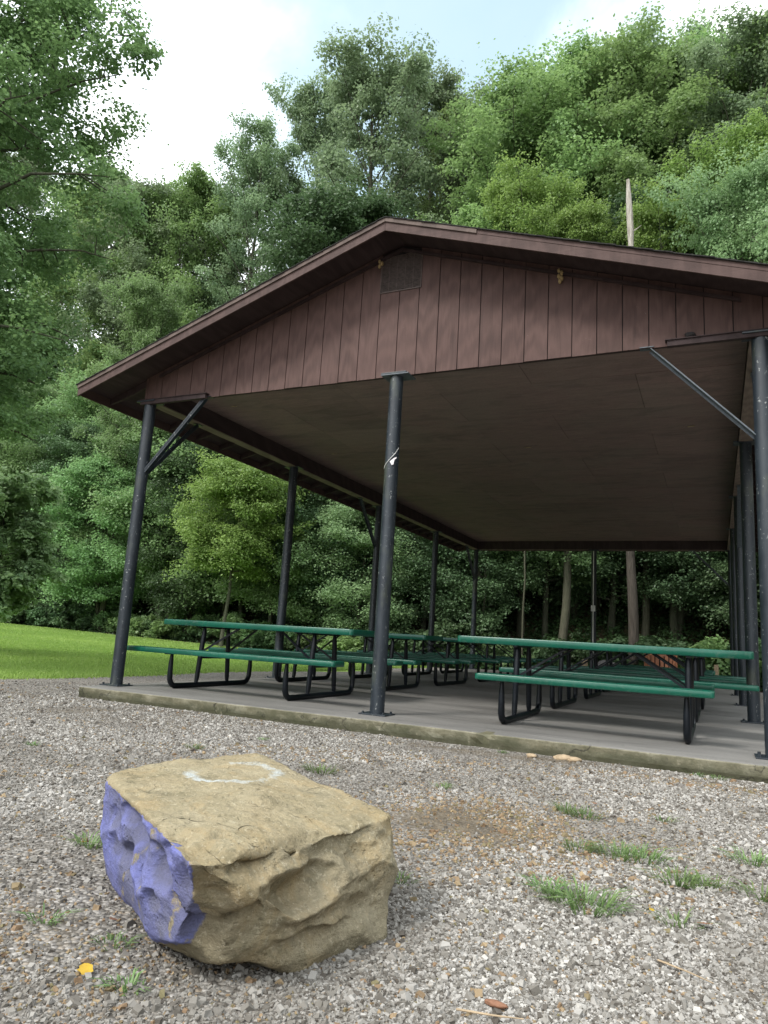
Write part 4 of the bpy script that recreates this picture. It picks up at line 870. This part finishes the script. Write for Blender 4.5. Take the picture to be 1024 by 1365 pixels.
for x in np.arange(-28, 14, 1.25):
    x_ = x+random.uniform(-.35, .35); y_ = 17.5+.35*math.sin(x_*.35)+random.uniform(0, 1.2); si = random.choice([0, 1, 1, 2, 2, 1, 3]); s = random.uniform(.6, 1.15); f_, s_ = shr[si]
    o = empty('shrub', (x_, y_, gh(x_, y_)-.05), f'{["green leafy", "dark dense", "broad leafy", "pale leafy"][si]} shrub at the foot of the bank, {k+1 if k < 0 else "number "+str(k+1)} counting from the far left', 'shrub', 'shrubs along the foot of the bank', random.random()*6.28)
    o.scale = (s, s, s*random.uniform(.8, 1.2)); link('foliage', f_, None, o); link('stem', s_, None, o); k += 1
# low undergrowth on the hillside
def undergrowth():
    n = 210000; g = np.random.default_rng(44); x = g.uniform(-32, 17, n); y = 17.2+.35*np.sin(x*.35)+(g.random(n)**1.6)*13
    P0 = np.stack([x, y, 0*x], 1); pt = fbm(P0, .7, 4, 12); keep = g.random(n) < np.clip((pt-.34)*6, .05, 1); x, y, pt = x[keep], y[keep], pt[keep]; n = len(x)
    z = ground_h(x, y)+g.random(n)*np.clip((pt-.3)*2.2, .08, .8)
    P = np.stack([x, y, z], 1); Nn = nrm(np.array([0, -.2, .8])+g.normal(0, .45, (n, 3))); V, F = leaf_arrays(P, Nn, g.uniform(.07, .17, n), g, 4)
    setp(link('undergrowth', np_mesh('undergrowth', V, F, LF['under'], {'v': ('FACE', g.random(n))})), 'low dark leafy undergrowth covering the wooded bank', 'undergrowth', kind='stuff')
undergrowth()
# lawn blades
def blades(name, x, y, h, w, mat, g, v, z=None):
    n = len(x); z = ground_h(x, y) if z is None else z; a = g.random(n)*6.28; lean = g.normal(0, .35, (n, 2))*h[:, None]
    dx, dy = np.cos(a)*w, np.sin(a)*w; B = np.stack([x, y, z], 1)
    V = np.stack([B+np.stack([-dx, -dy, 0*x], 1), B+np.stack([dx, dy, 0*x], 1), B+np.stack([lean[:, 0]*.4+dx*.6, lean[:, 1]*.4+dy*.6, h*.6], 1), B+np.stack([lean[:, 0], lean[:, 1], h], 1)], 1)
    return np_mesh(name, V.reshape(-1, 3), np.arange(4*n).reshape(n, 4), mat, {'v': ('FACE', v)})
g = np.random.default_rng(50); n = 260000; x = -2.2-(g.random(n)**1.5)*26; y = -1+g.random(n)*17.5; keep = lawn_mask(x, y)+g.normal(0, .12, n) > .5; x, y = x[keep], y[keep]; n = len(x); dd_ = np.hypot(x-CAM[0], y-CAM[1])
pt = fbm(np.stack([x, y, 0*x], 1), .6, 4, 3)
setp(link('lawn', blades('lawn', x, y, g.uniform(.02, .055, n)*(1+pt*.6), .0035+.0006*dd_, MT['blade'], g, np.clip(pt*.9+g.normal(0, .2, n), 0, 1))), 'bright green mown lawn beyond the gravel', 'grass', kind='stuff')
# grass tufts in the gravel
tufts = [(4.37, -2.47, 1.3, 'behind the boulder, right of its far corner'), (2.3, -3.03, .7, 'far left, closest to the left edge of the gravel'), (3.18, -2.33, .9, 'directly behind the boulder top ring'), (5.19, -2.36, .8, 'midway between the boulder and the slab edge'), (6.0, -2.50, 1.1, 'left half of the pair below the near right table'), (6.10, -2.56, 1.1, 'right half of the pair below the near right table'), (6.18, -3.26, 1.0, 'left of the big tuft cluster at right'),
         (6.36, -3.24, 1.3, 'middle of the big cluster at right'), (6.45, -3.20, 1.3, 'right end of the big cluster at right'), (6.62, -3.46, 1.3, 'left one of the row reaching to the right edge'), (6.72, -3.42, 1.1, 'right one of the row reaching to the right edge'), (6.91, -2.93, 1.2, 'at the right edge, the farther one'), (6.93, -3.44, 1.1, 'at the right edge, the nearer one'), (6.18, -3.88, 1.0, 'left arm of the tall clump in the right foreground'), (6.33, -4.0, 1.5, 'tall clump in the right foreground'), (6.25, -3.95, 1.1, 'between the left arm and the tall clump'),
         (6.64, -3.98, .8, 'small round one right of the tall clump'), (6.49, -2.35, .7, 'below the right end of the near table'), (4.45, -4.51, .9, 'against the left side of the boulder'), (4.9, -5.10, .7, 'left foreground between boulder and frame edge'), (5.19, -5.10, .7, 'below the painted face of the boulder'), (5.40, -5.26, .7, 'under the lower left corner of the boulder'), (6.77, -.58, .8, 'against the slab edge at right'), (6.62, -.56, .8, 'against the slab edge left of its neighbour'), (5.66, -4.12, .7, 'just right of the boulder'), (5.1, -.62, .6, 'against the slab edge near the crack'), (3.3, -1.6, .6, 'faint one between boulder and middle post')]
for i, (x0, y0, s, lb) in enumerate(tufts):
    g = np.random.default_rng(100+i); n = int(46*s*s)+18; a = g.random(n)*6.28; q = np.sqrt(g.random(n))*.055*s; x = q*np.cos(a)*1.5; y = q*np.sin(a)
    h = g.uniform(.015, .048, n)*s; Vs = []
    out = np.stack([np.cos(a), np.sin(a)], 1)*h[:, None]*g.uniform(.5, 2.4, n)[:, None]+g.normal(0, .008, (n, 2)); w = g.uniform(.0012, .0026, n)*(.9+.3*s); pa = a+PI/2; dx, dy = np.cos(pa)*w, np.sin(pa)*w; Z0 = 0*x
    B = np.stack([x, y, Z0-.004], 1); M1 = B+np.stack([out[:, 0]*.4, out[:, 1]*.4, h*.75], 1); M2 = B+np.stack([out[:, 0], out[:, 1], h*.85], 1); dd_ = np.stack([dx, dy, Z0], 1)
    V = np.stack([B-dd_, B+dd_, M1+dd_, M1-dd_], 1); V2 = np.stack([M1-dd_, M1+dd_, M2+dd_*.15, M2-dd_*.15], 1); VV = np.concatenate([V, V2], 1).reshape(-1, 3); F = np.arange(8*n).reshape(2*n, 4)
    o = link('grass_tuft', np_mesh('grass_tuft', VV, F, MT['tuftblade'], {'v': ('FACE', np.repeat(g.random(n), 2))})); o.location = (x0, y0, gh(x0, y0)+.004)
    setp(o, 'green grass tuft in the gravel, '+lb, 'grass tuft', 'grass tufts growing through the gravel')
# small brown litter blown over the gravel and along the slab
g = np.random.default_rng(77); n = 5200; th = math.atan2(FW[1], FW[0])+(g.random(n)-.5)*1.5; rr = (1.0+g.random(n)*(3.0**.8))**1.25*1.0; rr = .9+8*g.random(n)**1.6
x = CAM[0]+rr*np.cos(th); y = CAM[1]+rr*np.sin(th); k_ = (fbm(np.stack([x, y, 0*x], 1), .9, 4, 15) > .44) & ~((x > -.12) & (x < 7.5) & (y > -.5)) & ~((np.abs(x-5.25) < .5) & (np.abs(y+4.7) < .5)) & (lawn_mask(x, y) < .5)
x, y = x[k_], y[k_]; n = len(x); P = np.stack([x, y, ground_h(x, y)+.008], 1); Nn = nrm(np.array([0, 0, 1.])+g.normal(0, .25, (n, 3))); V, F = leaf_arrays(P, Nn, g.uniform(.006, .020, n), g, 6)
MT['litter'] = mat_attrcol('dry_leaf_bits', [(0, (.05, .032, .02)), (.5, (.14, .085, .045)), (1, (.28, .19, .10))], .9, 90)
setp(link('leaf_litter', np_mesh('leaf_litter', V, F, MT['litter'], {'v': ('FACE', g.random(n))})), 'small brown bits of dry leaf and bark scattered on the gravel', 'leaf litter', kind='stuff')
# fallen leaves, bark chip, twigs, rubble
def leafmesh(s):
    b = MB(); pts = [(0, -.5), (.22, -.42), (.42, -.15), (.36, .05), (.5, .2), (.25, .28), (.1, .5), (-.12, .42), (-.28, .3), (-.46, .12), (-.36, -.1), (-.3, -.38)]
    top = [b.bm.verts.new((x*s, y*s, (.12*abs(x)+.1*y*y)*s+.003)) for x, y in pts]; f = b.bm.faces.new(top)
    r_ = bmesh.ops.extrude_face_region(b.bm, geom=[f])
    for v in r_['geom']:
        if isinstance(v, bmesh.types.BMVert): v.co.z += .0008
    return b
for x, y, s, m_, lb in ((5.26, -5.27, .045, 'yleaf', 'yellow fallen leaf on the gravel at the lower left'), (6.55, -3.92, .022, 'yleaf', 'small yellow leaf above the round grass tuft'), (6.72, -3.96, .05, 'bleaf', 'brown curled leaf on the gravel at right'), (4.44, -4.53, .03, 'yleaf', 'yellow leaf in the tuft beside the boulder'), (5.08, -5.0, .03, 'bleaf', 'rusty leaf near the painted face of the boulder'), (6.1, -2.2, .03, 'bleaf', 'brown leaf near the paired grass tufts')):
    o = leafmesh(s).build('fallen_leaf', MT[m_]); o.location = (x, y, gh(x, y)+.012); o.rotation_euler = (random.uniform(-.3, .3), random.uniform(-.3, .3), random.random()*6); setp(o, lb, 'fallen leaf', 'fallen leaves on the gravel')
o = blob('bark_chip', MT['bleaf'], (6.25, -4.86, gh(6.25, -4.86)+.012), (.03, .012, .008), 3); setp(o, 'reddish brown bark chip on the gravel at the bottom edge', 'bark chip')
for (a, b_, lb) in (((6.17, -4.94), (6.33, -4.90), 'thin twig lying beside the bark chip at the bottom'), ((6.60, -4.36), (6.75, -4.43), 'thin twig lying on the gravel at the lower right')):
    m_ = ((a[0]+b_[0])/2+.01, (a[1]+b_[1])/2-.012); o = MB().tube([(a[0], a[1], gh(*a)+.014), (m_[0], m_[1], gh(*m_)+.018), (b_[0], b_[1], gh(*b_)+.013)], [.0028, .0024, .0014], 6).build('twig', MT['stub'], None, True); setp(o, lb, 'twig')
for i, (x, y, r_, lb) in enumerate(((5.60, -.58, .05, 'tan rubble stone against the slab edge, left one'), (5.70, -.60, .04, 'tan rubble stone against the slab edge, right one'), (5.36, -.66, .03, 'small tan rubble stone left of the pair by the slab'))):
    o = blob('rubble_stone', MT['stub'], (x, y, gh(x, y)+.012), (r_*1.5, r_, r_*.6), i+2); setp(o, lb, 'stone', 'rubble stones by the slab')
# slatted bin beyond the slab, log stump and grey rock
by = 16.2; bx = 5.28; bz = gh(bx, by)
o = empty('litter_bin', (bx, by, bz), 'orange brown slatted litter bin behind the shelter', 'litter bin'); b = MB()
for k_ in range(22):
    a = 2*PI*k_/22; c_, s_ = math.cos(a), math.sin(a); R_ = .44; t_ = Vector((-s_, c_, 0)); ctr_ = Vector((c_*R_, s_*R_, 0))
    A = ctr_-t_*.047; Bq = ctr_+t_*.047; b.prism([(A.x, A.y), (Bq.x, Bq.y), (Bq.x+c_*.022, Bq.y+s_*.022), (A.x+c_*.022, A.y+s_*.022)], 'z', .06, .93)
b.build('slats', MT['slat'], o); MB().tube([(0, 0, .03), (0, 0, .86)], .425, 28).build('liner', MT['dark'], o, True)
o = MB().box(-.06, .06, -.05, .05, -.2, .72, .01).build('wooden_post', MT['stub']); o.location = (6.78, 16.1, gh(6.78, 16.1)); setp(o, 'short pale wooden post behind the right end of the tables', 'post')
o = MB().tube([(0, 0, -.2), (.01, 0, .5), (.02, .01, .62)], [.11, .09, .085], 14).build('stump', MT['stub'], None, True); o.location = (3.0, 16.6, gh(3.0, 16.6)); setp(o, 'short pale tree stump behind the shelter', 'stump')
o = blob('grey_rock', MT['greyrock'], (3.6, 17.5, gh(3.6, 17.5)+.25), (.6, .4, .38), 8); setp(o, 'grey rock among the shrubs behind the shelter', 'rock')
# ------------------------------------------------------------------ sky and light
Wd = bpy.data.worlds.new('World'); S.world = Wd; Wd.use_nodes = True; t = Wd.node_tree; n = t.nodes; bg = n['Background']
EL, AZ = math.radians(58), math.radians(250)
sk = n.new('ShaderNodeTexSky'); sk.sky_type = 'NISHITA'; sk.sun_disc = False; sk.sun_elevation = EL; sk.sun_rotation = math.radians(-60); sk.air_density = 1.0; sk.dust_density = 1.5
tn = n.new('ShaderNodeMix'); tn.data_type = 'RGBA'; tn.blend_type = 'MULTIPLY'; tn.inputs[0].default_value = 1; t.links.new(sk.outputs[0], tn.inputs[6]); tn.inputs[7].default_value = (.98, 1.16, .94, 1); t.links.new(tn.outputs[2], bg.inputs[0]); sk.ozone_density = .6; bg.inputs[1].default_value = .15
tc = n.new('ShaderNodeTexCoord')
def W(typ, **kw):
    o = n.new(typ)
    for a, b in kw.items():
        if a.startswith('i_'):
            a = a[2:]; a = int(a) if a.isdigit() else a
            if isinstance(b, bpy.types.NodeSocket): t.links.new(b, o.inputs[a])
            else: o.inputs[a].default_value = b
        else: setattr(o, a, b)
    return o
gd = tc.outputs['Generated']
nz = W('ShaderNodeTexNoise', i_Vector=gd, i_Scale=2.3, i_Detail=7.0, i_Roughness=.55, i_Distortion=.3).outputs['Fac']
hole = nrm(ray(585, 20)); dt = W('ShaderNodeVectorMath', operation='DOT_PRODUCT', i_0=gd); dt.inputs[1].default_value = tuple(hole)
nrmd = W('ShaderNodeMapRange', i_Value=dt.outputs['Value'], i_1=.91, i_2=.995, i_3=0.0, i_4=.42)
f = W('ShaderNodeMath', operation='SUBTRACT', i_0=nz, i_1=nrmd.outputs[0]).outputs[0]
cr = W('ShaderNodeMapRange', i_Value=f, i_1=.12, i_2=.44, i_3=.2, i_4=1.0, interpolation_type='SMOOTHSTEP')
cl = n.new('ShaderNodeBackground')
n2 = W('ShaderNodeTexNoise', i_Vector=gd, i_Scale=3.1, i_Detail=5.0).outputs['Fac']
rp = n.new('ShaderNodeValToRGB'); t.links.new(n2, rp.inputs[0]); rp.color_ramp.elements[0].position = .3; rp.color_ramp.elements[0].color = (.70, .80, .87, 1); rp.color_ramp.elements[1].position = .65; rp.color_ramp.elements[1].color = (1, 1, 1, 1)
t.links.new(rp.outputs[0], cl.inputs[0]); cl.inputs[1].default_value = 1.12
mx = n.new('ShaderNodeMixShader'); t.links.new(cr.outputs[0], mx.inputs[0]); t.links.new(bg.outputs[0], mx.inputs[1]); t.links.new(cl.outputs[0], mx.inputs[2]); t.links.new(mx.outputs[0], n['World Output'].inputs[0])
sl = bpy.data.lights.new('sun', 'SUN'); sl.energy = 1.5; sl.angle = math.radians(14); sl.color = (1, .96, .9); so = bpy.data.objects.new('sun', sl); COL.objects.link(so)
# light arrives from the upper left behind the camera
ds = Vector((-.45, -.78, .95)).normalized(); so.rotation_euler = ds.to_track_quat('Z', 'Y').to_euler(); sk.sun_elevation = math.asin(ds.z); sk.sun_rotation = math.atan2(ds.x, ds.y)
vs = S.view_settings; S.display_settings.display_device = 'sRGB'; vs.view_transform = 'Standard'; vs.look = 'None'; vs.exposure = 1.22; vs.gamma = 1; vs.use_curve_mapping = False
S.render.engine = 'CYCLES'; S.cycles.max_bounces = 5; S.cycles.diffuse_bounces = 3; S.cycles.glossy_bounces = 2; S.cycles.transmission_bounces = 3; S.cycles.transparent_max_bounces = 4; S.cycles.use_adaptive_sampling = True
S.render.resolution_x = 768; S.render.resolution_y = 1024; S.render.resolution_percentage = 100
